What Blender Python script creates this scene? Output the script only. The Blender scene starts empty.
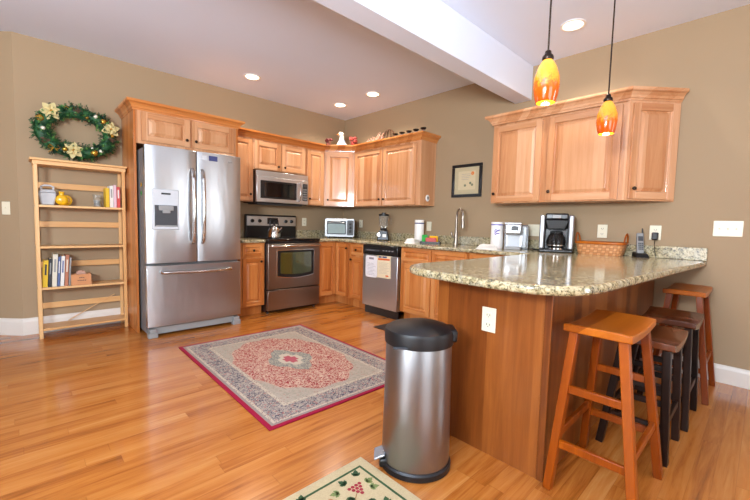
import bpy, bmesh, math, random
from mathutils import Vector, Matrix
random.seed(7)
PI = math.pi
S = bpy.context.scene
COL = S.collection

# ------------------------------------------------------------------ camera, world, light, exposure
cam_d = bpy.data.cameras.new('camera'); cam_o = bpy.data.objects.new('camera', cam_d); COL.objects.link(cam_o)
cam_d.sensor_width = 36; cam_d.lens = 373.4*36/750; cam_d.clip_start = .05; cam_d.clip_end = 60
_yaw, _pit, _rol = math.radians(-43.638), math.radians(-4.052), math.radians(1.442)
_F = Vector((-math.sin(_yaw)*math.cos(_pit), math.cos(_yaw)*math.cos(_pit), math.sin(_pit)))
_R = Vector((math.cos(_yaw), math.sin(_yaw), 0)); _U = _R.cross(_F)
_R2 = math.cos(_rol)*_R + math.sin(_rol)*_U; _U2 = -math.sin(_rol)*_R + math.cos(_rol)*_U
m = Matrix.Identity(4)
for i in range(3): m[i][0] = _R2[i]; m[i][1] = _U2[i]; m[i][2] = -_F[i]; m[i][3] = (-3.853, -4.810, 1.143)[i]
cam_o.matrix_world = m
S.camera = cam_o
S.view_settings.view_transform = 'Standard'; S.view_settings.look = 'None'
S.view_settings.gamma = 1; S.view_settings.use_curve_mapping = False
S.view_settings.exposure = 0.0
S.cycles.max_bounces = 8; S.cycles.diffuse_bounces = 5; S.cycles.glossy_bounces = 4; S.cycles.sample_clamp_indirect = 4
S.cycles.use_denoising = True

W = bpy.data.worlds.new('sky'); S.world = W; W.use_nodes = True
W.node_tree.nodes['Background'].inputs[0].default_value = (.74, .87, 1, 1)
W.node_tree.nodes['Background'].inputs[1].default_value = 1.6

def area(name, loc, tgt, sx, sy, power, col):
    l = bpy.data.lights.new(name, 'AREA'); l.shape = 'RECTANGLE'; l.size = sx; l.size_y = sy; l.energy = power; l.color = col
    o = bpy.data.objects.new(name, l); COL.objects.link(o); o.location = loc
    o.rotation_euler = (Vector(tgt)-Vector(loc)).to_track_quat('-Z', 'Y').to_euler()
    return o
DAY = (.90, .95, 1.0)
area('window_daylight_left', (-7.9, -4.1, 1.45), (0, -4.1, 1.3), 1.8, 1.8, 95, DAY)
area('window_daylight_front', (-4.6, -8.9, 1.45), (-4.0, 0, 1.8), 3.0, 2.0, 80, DAY)
area('window_daylight_right', (-.1, -7.9, 1.2), (-5, -7.9, 1.3), 1.2, 2.0, 110, DAY)
area('added_ceiling_fill', (-5.3, -4.7, 1.8), (-3.9, -3.5, 3.6), .7, .7, 290, (.84, .92, 1.0))  # unseen lamp behind the camera, added to brighten the ceiling

# ------------------------------------------------------------------ helpers
class MB:
    def __init__(s): s.v = []; s.f = []; s.m = []; s.M = Matrix.Identity(4)
    def add(s, vs, fs, m=0):
        n = len(s.v); s.v += [tuple(s.M @ Vector(p)) for p in vs]
        s.f += [tuple(i+n for i in f) for f in fs]; s.m += [m]*len(fs); return s
    def box(s, x0, x1, y0, y1, z0, z1, m=0):
        return s.add([(x0,y0,z0),(x1,y0,z0),(x1,y1,z0),(x0,y1,z0),(x0,y0,z1),(x1,y0,z1),(x1,y1,z1),(x0,y1,z1)],
            [(0,3,2,1),(4,5,6,7),(0,1,5,4),(1,2,6,5),(2,3,7,6),(3,0,4,7)], m)
    def prism(s, poly, z0, z1, m=0):                      # poly ccw in xy
        n = len(poly)
        a = sum(poly[i][0]*poly[(i+1)%n][1]-poly[(i+1)%n][0]*poly[i][1] for i in range(n))
        if a < 0: poly = poly[::-1]
        return s.add([(x,y,z0) for x,y in poly]+[(x,y,z1) for x,y in poly],
            [tuple(range(n))[::-1], tuple(range(n,2*n))]+[(i,(i+1)%n,(i+1)%n+n,i+n) for i in range(n)], m)
    def hexa(s, a, b, m=0):                               # two quads (bottom, top)
        return s.add(list(a)+list(b), [(0,3,2,1),(4,5,6,7),(0,1,5,4),(1,2,6,5),(2,3,7,6),(3,0,4,7)], m)
    def lathe(s, prof, c=(0,0,0), axis='Z', seg=24, m=0, sx=1, sy=1, cap=True):
        A = {'Z': lambda r,a,h:(r*math.cos(a)*sx, r*math.sin(a)*sy, h),
             '-Y': lambda r,a,h:(r*math.cos(a)*sx, -h, r*math.sin(a)*sy),
             'X': lambda r,a,h:(h, r*math.cos(a)*sx, r*math.sin(a)*sy)}[axis]
        vs = [tuple(Vector(A(r, 2*PI*k/seg, h))+Vector(c)) for r,h in prof for k in range(seg)]
        fs = [(i*seg+k, i*seg+(k+1)%seg, (i+1)*seg+(k+1)%seg, (i+1)*seg+k) for i in range(len(prof)-1) for k in range(seg)]
        if cap: fs += [tuple(range(seg))[::-1], tuple(range((len(prof)-1)*seg, len(prof)*seg))]
        return s.add(vs, fs, m)
    def ball(s, c, r, m=0, seg=14, sc=(1,1,1)):
        n = seg//2
        prof = [(max(1e-4, r*math.sin(PI*i/n)), -r*math.cos(PI*i/n)*sc[2]) for i in range(n+1)]
        return s.lathe(prof, c, 'Z', seg, m, sc[0], sc[1])
    def tube(s, pts, r, seg=10, m=0, flat=1):
        pts = [Vector(p) for p in pts]; n = len(pts); rs = r if isinstance(r, (list,tuple)) else [r]*n
        T = [(pts[min(i+1,n-1)]-pts[max(i-1,0)]).normalized() for i in range(n)]
        u = T[0].orthogonal().normalized() if abs(T[0].z) > .9 else T[0].cross(Vector((0,0,1))).normalized()
        vs = []
        for i in range(n):
            u = (u - T[i]*u.dot(T[i])).normalized(); w = T[i].cross(u)
            vs += [tuple(pts[i]+rs[i]*(math.cos(2*PI*k/seg)*u+math.sin(2*PI*k/seg)*w*flat)) for k in range(seg)]
        fs = [(i*seg+k, i*seg+(k+1)%seg, (i+1)*seg+(k+1)%seg, (i+1)*seg+k) for i in range(n-1) for k in range(seg)]
        fs += [tuple(range(seg))[::-1], tuple(range((n-1)*seg, n*seg))]
        return s.add(vs, fs, m)
    def beam(s, a, b, w, d, wdir, m=0, w2=None, d2=None): # rectangular bar a->b
        a, b = Vector(a), Vector(b); t = (b-a).normalized(); u = Vector(wdir); u = (u-t*u.dot(t)).normalized(); v = t.cross(u)
        w2 = w2 or w; d2 = d2 or d
        q = lambda c,w,d: [tuple(c-u*w/2-v*d/2), tuple(c+u*w/2-v*d/2), tuple(c+u*w/2+v*d/2), tuple(c-u*w/2+v*d/2)]
        return s.hexa(q(a,w,d), q(b,w2,d2), m)
    def sweep(s, path, prof, m=0, z=0, seg=None):                   # path xy, prof (out,z), out = right side of travel
        P = [Vector(p) for p in path]; n = len(P); k = len(prof); vs = []
        for i in range(n):
            d0 = (P[i]-P[i-1]).normalized() if i else (P[1]-P[0]).normalized()
            d1 = (P[i+1]-P[i]).normalized() if i < n-1 else d0
            n0 = Vector((d0.y,-d0.x)); n1 = Vector((d1.y,-d1.x)); b = (n0+n1).normalized(); f = 1/max(.3, b.dot(n0))
            vs += [(P[i].x+b.x*o*f, P[i].y+b.y*o*f, z+h) for o,h in prof]
        if seg is not None: vs = vs[seg*k:(seg+2)*k]; n = 2
        fs = [(i*k+j, (i+1)*k+j, (i+1)*k+(j+1)%k, i*k+(j+1)%k) for i in range(n-1) for j in range(k)]
        fs += [tuple(range(k)), tuple(range((n-1)*k, n*k))[::-1]]
        return s.add(vs, fs, m)
    def build(s, name, mats, parent=None, bevel=0, smooth=True, loc=None, rot=None, seg=2):
        me = bpy.data.meshes.new(name); me.from_pydata(s.v, [], s.f)
        for mt in (mats if isinstance(mats, (list,tuple)) else [mats]): me.materials.append(mt)
        me.polygons.foreach_set('material_index', s.m)
        bm = bmesh.new(); bm.from_mesh(me); bmesh.ops.recalc_face_normals(bm, faces=bm.faces); bm.to_mesh(me); bm.free()
        if smooth:
            me.polygons.foreach_set('use_smooth', [True]*len(me.polygons)); me.set_sharp_from_angle(angle=math.radians(38))
        o = bpy.data.objects.new(name, me); COL.objects.link(o)
        if parent: o.parent = parent
        if loc: o.location = loc
        if rot: o.rotation_euler = rot
        if bevel:
            b = o.modifiers.new('bevel', 'BEVEL'); b.width = bevel; b.segments = seg; b.limit_method = 'ANGLE'; b.angle_limit = math.radians(40)
        return o
def tag(o, label=None, cat=None, group=None, kind=None):
    if label: o['label'] = label
    if cat: o['category'] = cat
    if group: o['group'] = group
    if kind: o['kind'] = kind
    return o
def thing(name, label, cat, loc=(0,0,0), rz=0, group=None):
    o = bpy.data.objects.new(name, None); COL.objects.link(o); o.empty_display_size = .1
    o.location = loc; o.rotation_euler = (0,0,rz); return tag(o, label, cat, group)
def copy_tree(o, parent=None):
    c = o.copy(); COL.objects.link(c)
    if parent: c.parent = parent
    for ch in list(o.children): copy_tree(ch, c)
    return c
D = math.radians

# ------------------------------------------------------------------ materials
def srgb(h):
    c = [int(h[i:i+2],16)/255 for i in (0,2,4)]
    return tuple((x/12.92 if x <= .04045 else ((x+.055)/1.055)**2.4) for x in c)+(1,)
class NT:
    def __init__(s, name):
        s.mat = bpy.data.materials.new(name); s.mat.use_nodes = True; s.t = s.mat.node_tree; s.b = s.t.nodes['Principled BSDF']
    def n(s, typ, **kw):
        o = s.t.nodes.new(typ)
        for k, v in kw.items(): setattr(o, k, v)
        return o
    def set(s, sock, v):
        if hasattr(v, 'bl_idname') or isinstance(v, bpy.types.NodeSocket): s.t.links.new(v, sock)
        else: sock.default_value = v
    def math(s, op, a, b=0, c=0):
        o = s.n('ShaderNodeMath', operation=op)
        for i, v in enumerate((a,b,c)): s.set(o.inputs[i], v)
        return o.outputs[0]
    def coord(s, which='Object'): return s.n('ShaderNodeTexCoord').outputs[which]
    def sep(s, v):
        o = s.n('ShaderNodeSeparateXYZ'); s.set(o.inputs[0], v); return o.outputs
    def comb(s, x, y, z):
        o = s.n('ShaderNodeCombineXYZ')
        for i, v in enumerate((x,y,z)): s.set(o.inputs[i], v)
        return o.outputs[0]
    def scale(s, v, sc):
        o = s.n('ShaderNodeMapping'); s.set(o.inputs[0], v); o.inputs['Scale'].default_value = sc; return o.outputs[0]
    def noise(s, v, sc, det=3, rough=.5, dist=0):
        o = s.n('ShaderNodeTexNoise'); s.set(o.inputs['Vector'], v); o.inputs['Scale'].default_value = sc
        o.inputs['Detail'].default_value = det; o.inputs['Roughness'].default_value = rough; o.inputs['Distortion'].default_value = dist; return o.outputs['Fac']
    def voro(s, v, sc, feature='F1', out='Distance'):
        o = s.n('ShaderNodeTexVoronoi', feature=feature); s.set(o.inputs['Vector'], v); o.inputs['Scale'].default_value = sc; return o.outputs[out]
    def white(s, v):
        o = s.n('ShaderNodeTexWhiteNoise', noise_dimensions='3D'); s.set(o.inputs['Vector'], v); return o.outputs['Value']
    def ramp(s, f, stops, interp='LINEAR'):
        o = s.n('ShaderNodeValToRGB'); s.set(o.inputs[0], f); r = o.color_ramp; r.interpolation = interp
        while len(r.elements) < len(stops): r.elements.new(.5)
        for e, (p, c) in zip(r.elements, stops): e.position = p; e.color = srgb(c) if isinstance(c, str) else c
        return o.outputs[0]
    def mix(s, f, a, b, mode='MIX'):
        o = s.n('ShaderNodeMix', data_type='RGBA', blend_type=mode); s.set(o.inputs[0], f)
        s.set(o.inputs[6], srgb(a) if isinstance(a, str) else a); s.set(o.inputs[7], srgb(b) if isinstance(b, str) else b); return o.outputs[2]
    def bump(s, h, st=.2, dist=.002):
        o = s.n('ShaderNodeBump'); s.set(o.inputs['Height'], h); o.inputs['Strength'].default_value = st; o.inputs['Distance'].default_value = dist
        s.t.links.new(o.outputs[0], s.b.inputs['Normal']); return o
    def fin(s, col=None, rough=.5, metal=0, coat=0, spec=.5, aniso=0):
        if col is not None: s.set(s.b.inputs['Base Color'], srgb(col) if isinstance(col, str) else col)
        s.set(s.b.inputs['Roughness'], rough); s.b.inputs['Metallic'].default_value = metal
        s.b.inputs['Coat Weight'].default_value = coat; s.b.inputs['Coat Roughness'].default_value = .08
        s.b.inputs['Specular IOR Level'].default_value = spec; s.b.inputs['Anisotropic'].default_value = aniso
        return s.mat
def plain(name, col, rough=.5, metal=0, coat=0, var=.06, vs=30):
    t = NT(name); c = srgb(col); n = t.noise(t.coord(), vs, 3)
    d = tuple(x*(1-var) for x in c[:3])+(1,); l = tuple(min(1, x*(1+var)) for x in c[:3])+(1,)
    return t.fin(t.mix(n, d, l), rough, metal, coat)
def wood(name, cols, axis, stave=.075, rough=.33, grain=1.0, coat=.25, spec=.4):
    t = NT(name); g = t.coord(); x, y, z = t.sep(g)
    if axis == 'Z': across = t.math('ADD', x, t.math('MULTIPLY', y, .93)); sc = (14, 14, .9)
    elif axis == 'X': across = t.math('ADD', z, t.math('MULTIPLY', y, .93)); sc = (.9, 14, 14)
    else: across = t.math('ADD', z, t.math('MULTIPLY', x, .93)); sc = (14, .9, 14)
    inf = t.n('ShaderNodeObjectInfo').outputs['Random']
    band = t.math('FLOOR', t.math('DIVIDE', t.math('ADD', across, t.math('MULTIPLY', inf, 3)), stave))
    rnd = t.white(t.comb(band, inf, 3))
    off = t.n('ShaderNodeVectorMath', operation='ADD'); t.set(off.inputs[0], g); t.set(off.inputs[1], t.comb(t.math('MULTIPLY', rnd, 7), t.math('MULTIPLY', inf, 9), rnd))
    v = t.scale(off.outputs[0], sc)
    n1 = t.noise(v, 1.6, 5, .6, .6); n2 = t.noise(t.scale(v, (5,5,3)), 3, 3)
    f = t.math('ADD', t.math('MULTIPLY', n1, .62*grain), t.math('MULTIPLY', n2, .18*grain))
    f = t.math('ADD', f, t.math('MULTIPLY', t.math('SUBTRACT', rnd, .5), .42)); f = t.math('ADD', f, .5-.4*grain)
    return t.fin(t.ramp(f, cols), rough, 0, coat, spec)
CAB = [(.22, 'a05822'), (.42, 'b96e33'), (.6, 'c67f42'), (.82, 'd09156')]
M = {}
M['cab_v'] = wood('cabinet_wood_upright', CAB, 'Z', .085)
M['cab_h'] = wood('cabinet_wood_level', CAB, 'X', .07)
M['cab_hy'] = wood('cabinet_wood_level_side', CAB, 'Y', .07)
CABU = [(.22, 'ac7046'), (.42, 'be875c'), (.6, 'c8946b'), (.82, 'd2a37e')]
M['upr_v'] = wood('upper_wood_upright', CABU, 'Z', .085)
M['upr_h'] = wood('upper_wood_level', CABU, 'X', .07)
M['pan_shaded_v'] = wood('peninsula_wood_shaded', [(.22, '602d0c'), (.45, '7c4116'), (.65, '8e501f'), (.85, '9d5e2a')], 'Z', .11)  # wood tone darkened, the shade on the peninsula panels is in the colour
M['pine_v'] = wood('shelf_pine_upright', [(.2, 'c89459'), (.5, 'd5a56b'), (.8, 'dfb680')], 'Z', .2, .45, .6, .1)
M['pine_h'] = wood('shelf_pine_level', [(.2, 'c89459'), (.5, 'd5a56b'), (.8, 'dfb680')], 'X', .2, .45, .6, .1)
ST = [(.2, '571f02'), (.5, '853a03'), (.8, 'a65108')]
M['stool_v'] = wood('stool_wood_upright', ST, 'Z', .2, .35, .8, .12, .2)
M['stool_h'] = wood('stool_wood_seat', [(.2, '7c3806'), (.5, '9c4e0c'), (.8, 'b26117')], 'X', .07, .3, .8, .15, .2)
SD = [(.2, '0e0603'), (.5, '1d0e07'), (.8, '30180c')]
M['dark_v'] = wood('dark_stool_wood', SD, 'Z', .2, .4, .8, .06, .2)
M['dark_h'] = wood('dark_stool_seat', [(.2, '3a1a0c'), (.5, '542812'), (.8, '6c381b')], 'X', .08, .25, .8, .3)

def floor_mat():
    t = NT('oak_strip_floor'); g = t.coord(); x, y, z = t.sep(g); w = .076
    r = t.math('FLOOR', t.math('DIVIDE', y, w)); rr = t.white(t.comb(r, 1.7, 0)); xo = t.math('ADD', x, t.math('MULTIPLY', rr, 9))
    ln = t.math('ADD', .75, t.math('MULTIPLY', t.white(t.comb(r, 5.1, 2)), .7)); b = t.math('FLOOR', t.math('DIVIDE', xo, ln))
    rnd = t.white(t.comb(r, b, 4)); rnd2 = t.white(t.comb(b, r, 9))
    v = t.comb(t.math('ADD', t.math('MULTIPLY', x, 1.1), t.math('MULTIPLY', rnd, 40)), t.math('MULTIPLY', y, 16), rnd2)
    n1 = t.noise(v, 1.5, 5, .6, .9); n2 = t.noise(t.scale(v, (3,6,1)), 4, 3)
    f = t.math('ADD', t.math('MULTIPLY', n1, .95), t.math('MULTIPLY', n2, .2)); f = t.math('ADD', f, t.math('SUBTRACT', t.math('MULTIPLY', rnd, .26), .12))
    c = t.ramp(f, [(.22, '6e370d'), (.42, '9e581f'), (.58, 'b36c2c'), (.78, 'bd7a3a'), (.95, 'c98f52')])
    gy = t.math('ABSOLUTE', t.math('SUBTRACT', t.math('FRACT', t.math('DIVIDE', y, w)), .5))
    gx = t.math('ABSOLUTE', t.math('SUBTRACT', t.math('FRACT', t.math('DIVIDE', xo, ln)), .5))
    gap = t.math('MAXIMUM', t.math('GREATER_THAN', gy, .488), t.math('GREATER_THAN', gx, .4985))
    c = t.mix(t.math('MULTIPLY', gap, .3), c, '6b3413')
    t.bump(t.math('SUBTRACT', t.math('MULTIPLY', n1, .15), gap), .25, .0006)
    m = t.fin(c, t.math('ADD', .16, t.math('MULTIPLY', n2, .12)), 0, .35, .5); return m
M['floor'] = floor_mat()
def granite():
    t = NT('granite'); g = t.coord()
    n1 = t.noise(g, 42, 5, .7, .6); n2 = t.noise(g, 85, 4, .7); n3 = t.noise(g, 9, 3, .5, .5); v = t.voro(g, 130); v2 = t.voro(g, 70)
    c = t.ramp(n1, [(.30, '4f4b36'), (.40, '807655'), (.50, 'a89a75'), (.60, 'c0b390'), (.75, 'd0c6aa')])
    c = t.mix(t.math('MULTIPLY', t.math('GREATER_THAN', n3, .54), .35), c, 'a8a493')
    dark = t.math('MULTIPLY', t.math('GREATER_THAN', n2, .545), t.math('LESS_THAN', n1, .52))
    c = t.mix(t.math('MULTIPLY', dark, .85), c, '35322a')
    c = t.mix(t.math('MULTIPLY', t.math('LESS_THAN', v2, .17), .6), c, '8c6d46')
    c = t.mix(t.math('MULTIPLY', t.math('LESS_THAN', v, .16), .7), c, '23211d')
    return t.fin(c, .12, 0, .08)
M['granite'] = granite()
def wallm(name, col, bs=120):
    t = NT(name); n = t.noise(t.coord(), bs, 3); t.bump(n, .12, .001); c = srgb(col)
    return t.fin(t.mix(t.noise(t.coord(), 1.2, 2), tuple(x*.97 for x in c[:3])+(1,), tuple(x*1.03 for x in c[:3])+(1,)), .75)
M['wall'] = wallm('taupe_wall_paint', '9d8668'); M['ceil'] = wallm('ceiling_paint', 'dbe5f6'); M['beam'] = wallm('beam_white_paint', 'dce5f5')
M['trim'] = plain('white_trim_paint', 'dcd6cd', .4, var=.01)
def steel(name, col='d2d5d8', rough=.3, ax='X'):
    t = NT(name); g = t.coord(); sc = {'X': (1.5,200,200), 'Z': (200,200,1.5)}[ax]
    n = t.noise(t.scale(g, sc), 2, 3, .6); n2 = t.noise(g, 3, 2)
    c = srgb(col); t.bump(t.noise(t.scale(g, (3,3,.8)), 2.2, 2), .22, .02)
    n = t.math('ADD', .3, t.math('MULTIPLY', n, .5))
    return t.fin(t.mix(n, tuple(x*.86 for x in c[:3])+(1,), c), t.math('ADD', rough, t.math('MULTIPLY', n, .08)), 1, 0, .5)
M['steel'] = steel('brushed_steel'); M['steel_v'] = steel('brushed_steel_upright', 'c6cacf', .24, 'Z'); M['can_steel'] = steel('brushed_can_steel', '9c9c9e', .3, 'Z'); M['steel_d'] = steel('dark_brushed_steel', '94877c', .28)
M['steel_side'] = plain('satin_silver', 'a2a4a8', .38, .7, var=.02)
M['faucet'] = plain('brushed_nickel', '8f857b', .28, .9, var=.03); M['toaster'] = plain('toaster_silver', '8d8f92', .34, .6, var=.03)
M['chrome'] = plain('polished_metal', 'c9c7c4', .14, 1, var=.02); M['bronze'] = plain('dark_bronze', '3a2f28', .35, .9)
M['black'] = plain('black_plastic', '101012', .28, var=.1); M['blackm'] = plain('matt_black_plastic', '0f0f11', .42, var=.1)
M['glassblk'] = plain('black_glass', '0a0a0c', .05, 0, .6, var=.1); M['dgrey'] = plain('dark_grey_plastic', '3a3c40', .45)
M['grey'] = plain('grey_plastic', '8b8b8a', .4); M['lgrey'] = plain('pale_grey_plastic', 'c3c7cc', .35); M['silver'] = plain('silver_plastic', 'b4b6ba', .25, .6)
M['white'] = plain('white_plastic', 'eceae6', .4, var=.02); M['cream'] = plain('cream_plate_plastic', 'e2dcc4', .35, var=.02)
M['paper'] = plain('white_paper', 'e6e4e6', .8, var=.02); M['paper_c'] = plain('cream_paper', 'e3d3b0', .8, var=.05); M['ink'] = plain('grey_print', '8b8790', .8); M['orange_ink'] = plain('orange_print', 'cf5c22', .7); M['blue_ink'] = plain('blue_print', '39406e', .7)
M['purple'] = plain('purple_print', '6660b0', .5); M['red'] = plain('red_plastic', 'b3241c', .4); M['green'] = plain('green_sponge', '2c9a3f', .8); M['yellow'] = plain('yellow_sponge', 'e6ac12', .8)
M['yel'] = plain('yellow_glaze', 'e0ac18', .25, 0, .4); M['orange'] = plain('orange_glaze', 'd9731f', .4); M['jug'] = plain('pale_grey_glaze', 'b9bcc0', .35, 0, .3)
M['pink'] = plain('coral_pink', 'b98d78', .7, var=.25); M['redfl'] = plain('dull_red_petals', 'a8453c', .7, var=.25); M['gwhite'] = plain('goose_white', 'b2ada4', .5); M['gblue'] = plain('grey_blue_scarf', '7c8798', .7)
M['card'] = plain('cardboard', 'c3875a', .8, var=.1); M['wick'] = plain('brown_wicker', '6e4d35', .7, var=.2)
M['liner'] = plain('white_lens', 'f4f2ee', .4, var=.01)
for k, c in dict(b_yel='d8b21f', b_blk='24262a', b_crm='d4cfbd', b_blu='4a5f8a', b_wht='dcdad4', b_trc='a86a4d', b_gry='8e8f8c', b_red='c0453f', b_pnk='d8b6c0', b_grn='5d6a55').items(): M[k] = plain('book_cover_'+c, c, .55)

def clear(name, col=(1,1,1,1), rough=.02, alpha=.3):
    t = NT(name); m = t.fin(col, rough); t.b.inputs['Transmission Weight'].default_value = .9; t.b.inputs['IOR'].default_value = 1.3
    t.b.inputs['Alpha'].default_value = alpha; return m
M['glass'] = clear('clear_glass', (.9,.95,.95,1), .03, .45)
M['smoke'] = clear('coffee_pot_glass', (.12,.10,.09,1), .03, .8)
def ovenglass():
    t = NT('dark_oven_glass'); return t.fin(t.mix(t.noise(t.coord(), 8, 2), '2a3010', '3a4016'), .06, 0, .8, .8)
M['oven'] = ovenglass()

# ------------------------------------------------------------------ the room
H = 2.784; XL = -3.852
a = (math.cos(_yaw), math.sin(_yaw)); AX, AY = XL-2.3*a[0], -2.3*a[1]
def struct(name, mb, mats, **k): return tag(mb.build(name, mats, **k), kind='structure')
struct('floor', MB().box(-8.2, .2, -9.2, AY+.2, -.1, 0), M['floor'], smooth=False)
struct('ceiling', MB().box(-8.2, .2, -9.2, AY+.2, H, H+.12), M['ceil'], smooth=False)
struct('wall_back', MB().box(XL, .15, 0, .15, 0, H), M['wall'], smooth=False)
nx, ny = -a[1], a[0]   # outward normal of the slanting wall (away from room)
struct('wall_slanted', MB().prism([(XL,0), (AX,AY), (AX+.15*(-a[1]), AY+.15*a[0]), (XL+.15*(-a[1]), .15*a[0]+.001)], 0, H), M['wall'], smooth=False)
struct('wall_far', MB().box(-8, AX+.05, AY, AY+.15, 0, H), M['wall'], smooth=False)
# right wall with a glazed door far behind the camera
struct('wall_right', MB().box(0, .15, -7.2, 0, 0, H).box(0, .15, -9, -8.6, 0, H).box(0, .15, -8.6, -7.2, 2.3, H), M['wall'], smooth=False)
struct('wall_left', MB().box(-8.15, -8, -2.8, AY, 0, H).box(-8.15, -8, -9, -6.4, 0, H).box(-8.15, -8, -6.4, -2.8, 0, .4).box(-8.15, -8, -6.4, -2.8, 2.5, H), M['wall'], smooth=False)
struct('wall_front', MB().box(-8, -6.2, -9.15, -9, 0, H).box(-3, 0, -9.15, -9, 0, H).box(-6.2, -3, -9.15, -9, 0, .4).box(-6.2, -3, -9.15, -9, 2.5, H), M['wall'], smooth=False)
def wframe(name, ax, p, u0, u1, z0, z1, nb):
    mb = MB()
    def bx(u0, u1, z0, z1):
        if ax == 'x': mb.box(p-.03, p+.03, u0, u1, z0, z1)
        else: mb.box(u0, u1, p-.03, p+.03, z0, z1)
    bx(u0, u1, z0, z0+.06); bx(u0, u1, z1-.06, z1); 
    for i in range(nb+1):
        c = u0+(u1-u0-.06)*i/nb; bx(c, c+.06, z0, z1)
    struct(name, mb, M['trim'], smooth=False)
wframe('window_1', 'x', -8.06, -6.4, -2.8, .4, 2.5, 3); wframe('window_2', 'y', -9.06, -6.2, -3, .4, 2.5, 3); wframe('door_1', 'x', .06, -8.6, -7.2, 0, 2.3, 2)
struct('ceiling_beam', MB().box(-8, 0, -3.045, -2.866, 2.446, H), M['beam'], bevel=.004)
BB = [(0,0), (.016,0), (.016,.125), (.010,.150), (.004,.160), (0,.160)]
struct('baseboard_back', MB().sweep([(AX,AY), (XL,0), (-3.04,0)], BB), M['trim'], smooth=False)
struct('baseboard_right', MB().sweep([(0,-4.19), (0,-7.15)], [(o,h*.85) for o,h in BB]), M['trim'], smooth=False)

# ------------------------------------------------------------------ cabinet building
def door_mesh(mb, x0, x1, z0, z1, y, st=.056, t=.02, flat=False):
    """raised-panel door, back at y, front at y-t"""
    f = y-t; r = .004
    for (a0, a1) in ((x0, x0+st), (x1-st, x1)): mb.box(a0, a1, f, y, z0, z1, 0)
    for (b0, b1) in ((z0, z0+st), (z1-st, z1)): mb.box(x0+st, x1-st, f+.0004, y, b0, b1, 1)
    X0, X1, Z0, Z1 = x0+st, x1-st, z0+st, z1-st
    rings = [(0, .001), (.004, .013), (.010, .014), (.034, .003), (.036, .0025)] if not flat else [(0,.001),(.005,.009),(.006,.009)]
    vs = []; 
    for i, d in rings: vs += [(X0+i, f+d, Z0+i), (X1-i, f+d, Z0+i), (X1-i, f+d, Z1-i), (X0+i, f+d, Z1-i)]
    fs = [(k*4+j, k*4+(j+1)%4, k*4+4+(j+1)%4, k*4+4+j) for k in range(len(rings)-1) for j in range(4)]
    n = (len(rings)-1)*4; fs.append((n, n+1, n+2, n+3)); mb.add(vs, fs, 0)
    return mb
def knob_at(parent, x, y, z):
    MB().lathe([(.006,0), (.005,.010), (.0135,.014), (.0155,.020), (.013,.026), (.004,.029)], (x, y, z), '-Y', 14).build('knob', M['bronze'], parent)
def fronts(root, lst, yf, mats):
    for kind, x0, x1, z0, z1, kx, kz in lst:
        st = .056 if kind == 'door' else .034
        if (x1-x0) < .27: st = min(st, .046)
        p = door_mesh(MB(), x0, x1, z0, z1, yf, st).build(kind, mats, root, bevel=.0015, smooth=False, seg=1)
        if kx is not None: knob_at(p, kx, yf-.02, kz)
def cabinet(name, label, cat, loc, rz, w, d, z0, z1, lst, mats, toe=False, group=None):
    root = thing(name, label, cat, loc, rz, group)
    MB().box(0, w, -d, -.003, z0, z1).build('cabinet_body', mats, root, smooth=False, bevel=.001, seg=1)
    if toe: MB().box(.002, w-.002, -d+.075, -.01, 0, z0).build('toe_kick', mats, root, smooth=False)
    fronts(root, lst, -d, mats); return root
UM = [M['upr_v'], M['upr_h']]; CM = [M['cab_v'], M['cab_h']]
R90 = -PI/2
# --- base cabinets
BD = .614; ZB = .115; ZT = .878
def dd(w, kd=None, kx=None, kz=.655):
    return [('drawer', .018, w-.018, .722, .862, w/2 if kd is None else kd, .79), ('door', .018, w-.018, .13, .695, kx, kz)]
cabinet('base_cabinet', 'narrow maple base cabinet with one drawer and one door between refrigerator and range', 'cabinet', (-2.006,0,0), 0, .302, BD, ZB, ZT, dd(.302, kx=.245), CM, True)
r = thing('corner_base_cabinet', 'corner maple base cabinet with folding door right of the range under toaster oven', 'cabinet')
MB().prism([(-.932,-.003), (-.003,-.003), (-.003,-.925), (-BD,-.925), (-BD,-BD), (-.932,-BD)], ZB, ZT).build('cabinet_body', CM, r, smooth=False)
MB().prism([(-.93,-.01), (-.01,-.01), (-.01,-.92), (-BD+.075,-.92), (-BD+.075,-BD+.075), (-.93,-BD+.075)], 0, ZB).build('toe_kick', CM, r, smooth=False)
door_mesh(MB(), -.918, -BD-.020, .13, .862, -BD, .05).build('door', CM, r, bevel=.0015, smooth=False, seg=1)
mb = MB(); door_mesh(mb, BD+.022, .912, .13, .862, -BD, .05); p = mb.build('door', CM, r, bevel=.0015, smooth=False, seg=1, rot=(0,0,R90)); knob_at(p, .88, -BD-.02, .80)
cabinet('base_cabinet', 'narrow maple base cabinet with one drawer and one door just left of the dishwasher', 'cabinet', (0,-.927,0), R90, .313, BD, ZB, ZT, dd(.313, kx=.055), CM, True)
cabinet('sink_base_cabinet', 'wide maple sink base cabinet with two false drawer fronts right of dishwasher', 'cabinet', (0,-1.864,0), R90, .910, BD, ZB, ZT,
    [('drawer', .015, .447, .722, .862, None, 0), ('drawer', .463, .895, .722, .862, None, 0), ('door', .015, .447, .13, .695, .41, .62), ('door', .463, .895, .13, .695, .50, .62)], CM, True)
cabinet('base_cabinet', 'maple base cabinet under the canister, mostly hidden by the peninsula top', 'cabinet', (0,-2.777,0), R90, .77, BD, ZB, ZT,
    [('drawer', .015, .755, .722, .862, None, 0), ('door', .015, .377, .13, .695, .34, .62), ('door', .393, .755, .13, .695, .43, .62)], CM, True)
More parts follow.
